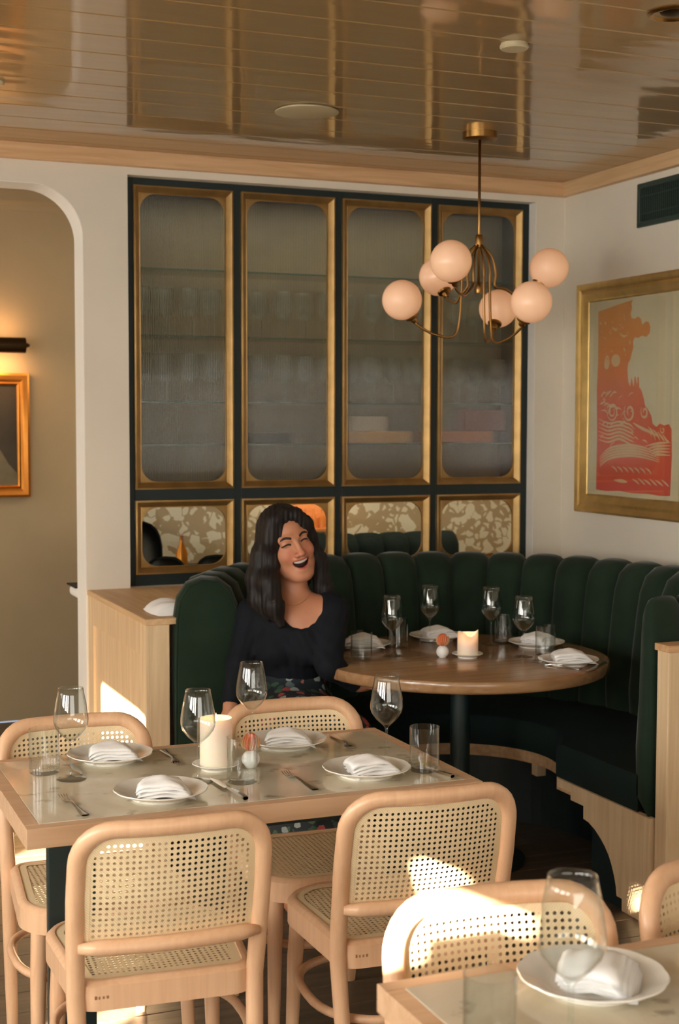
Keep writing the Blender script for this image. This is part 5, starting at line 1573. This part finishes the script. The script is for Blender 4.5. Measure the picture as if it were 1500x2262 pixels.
# long floral skirt
sg = Field(axis_grid(1.48, 2.02, [(1.48, 2.02)], 0.0085, 0.0085), axis_grid(4.16, 5.0, [(4.16, 5.0)], 0.0085, 0.0085), axis_grid(0.12, 0.80, [(0.12, 0.80)], 0.0085, 0.0085))
for pr_, k in LEGS[:5]: sg.apply(pr_, k, pad=0.10)
sg.apply(ell(J['waist'], (0.13, 0.10, 0.10), TR), 0.05)
sg.apply(cone((1.72, 4.42, 0.56), (1.69, 4.33, 0.22), 0.085, 0.10), 0.06)
sg.apply(cone((1.73, 4.80, 0.57), (1.73, 4.42, 0.56), 0.09, 0.06), 0.06)
sg.F -= 0.014
Ps = np.stack(np.meshgrid(sg.xs, sg.ys, sg.zs, indexing='ij'), -1)
sg.F += (0.004 * np.sin(Ps[..., 0] * 85 + 5 * np.sin(Ps[..., 2] * 9)) * np.clip((0.62 - Ps[..., 2]) * 4, 0.15, 1)).astype(np.float32)
sg.F = np.maximum(sg.F, np.maximum(Ps[..., 2] - 0.755, 0.20 - Ps[..., 2])).astype(np.float32)
Vs, Qs = sg.mesh()
def floral():
    m, nt, b = new_mat('floral_print')
    tc = N(nt, 'ShaderNodeTexCoord')
    nz = N(nt, 'ShaderNodeTexNoise'); nz.inputs['Scale'].default_value = 40
    nt.links.new(tc.outputs['Object'], nz.inputs[0])
    va = N(nt, 'ShaderNodeVectorMath', operation='MULTIPLY_ADD'); va.inputs[1].default_value = (0.022, 0.022, 0.022)
    nt.links.new(nz.outputs['Color'], va.inputs[0]); nt.links.new(tc.outputs['Object'], va.inputs[2])
    v = N(nt, 'ShaderNodeTexVoronoi'); v.inputs['Scale'].default_value = 30
    nt.links.new(va.outputs[0], v.inputs['Vector'])
    sp = N(nt, 'ShaderNodeSeparateColor'); nt.links.new(v.outputs['Color'], sp.inputs[0])
    fl = ramp(nt, sp.outputs[0], [(0.0, lin((150, 160, 158))), (0.30, lin((150, 160, 158))), (0.34, lin((150, 60, 62))), (0.44, lin((186, 92, 92))), (0.48, lin((66, 92, 64))), (0.8, lin((40, 66, 60))), (1.0, lin((120, 134, 140)))])
    fl_n = nt.nodes[-1]; 
    ds = N(nt, 'ShaderNodeMath', operation='LESS_THAN'); ds.inputs[1].default_value = 0.46
    nt.links.new(v.outputs['Distance'], ds.inputs[0])
    mx = N(nt, 'ShaderNodeMix', data_type='RGBA')
    nt.links.new(ds.outputs[0], mx.inputs[0]); mx.inputs[6].default_value = (*lin((24, 34, 40)), 1); nt.links.new(fl, mx.inputs[7])
    nt.links.new(mx.outputs[2], b.inputs['Base Color'])
    b.inputs['Roughness'].default_value = 0.8
    return m
M['floral'] = floral()
link('skirt', np_mesh('skirt', Vs, Qs, off), 'floral', woman)
# earring and fine necklace
er_ = hw((-0.074, 0.004, -0.060))
MB().tube([tuple(er_ + 0.016 * (cos(a) * hx_ * 0.35 + sin(a) * np.array((0, 0, 1.0)) + cos(a) * hf_ * 0.9)) for a in [2 * pi * k / 20 for k in range(20)]], 0.0016, seg=6, closed=True).build('hoop_earring', 'gold', woman, smooth='all')
def body_sd(P):
    F = np.full(P.shape[:-1], 0.5)
    for (l, h, fn), k in TORSO + NECK: F = smin(F, fn(P), k)
    return F
nk = []
for i in range(13):
    t = i / 12 * 2 - 1
    base = np.array((1.757, 4.71, 0.0)) + crt * 0.062 * t
    zt_ = 0.955 + 0.035 * t * t
    ds = np.linspace(0.25, -0.05, 200)
    P = np.stack([np.array((base[0], base[1], zt_)) - np.array((cfw[0], cfw[1], 0)) * d for d in ds])
    f = body_sd(P); k = int(np.argmax(f < 0)); nk.append(tuple(P[max(0, k - 1)]))
nko = MB().tube(nk, 0.0009, seg=5).build('necklace', 'gold', woman, smooth='all')
MB().sphere(tuple(np.array(nk[6]) + np.array((0, -0.002, -0.008))), 0.0045, 12, 8, (1, 0.4, 1)).build('pendant', 'gold', nko, smooth='all')
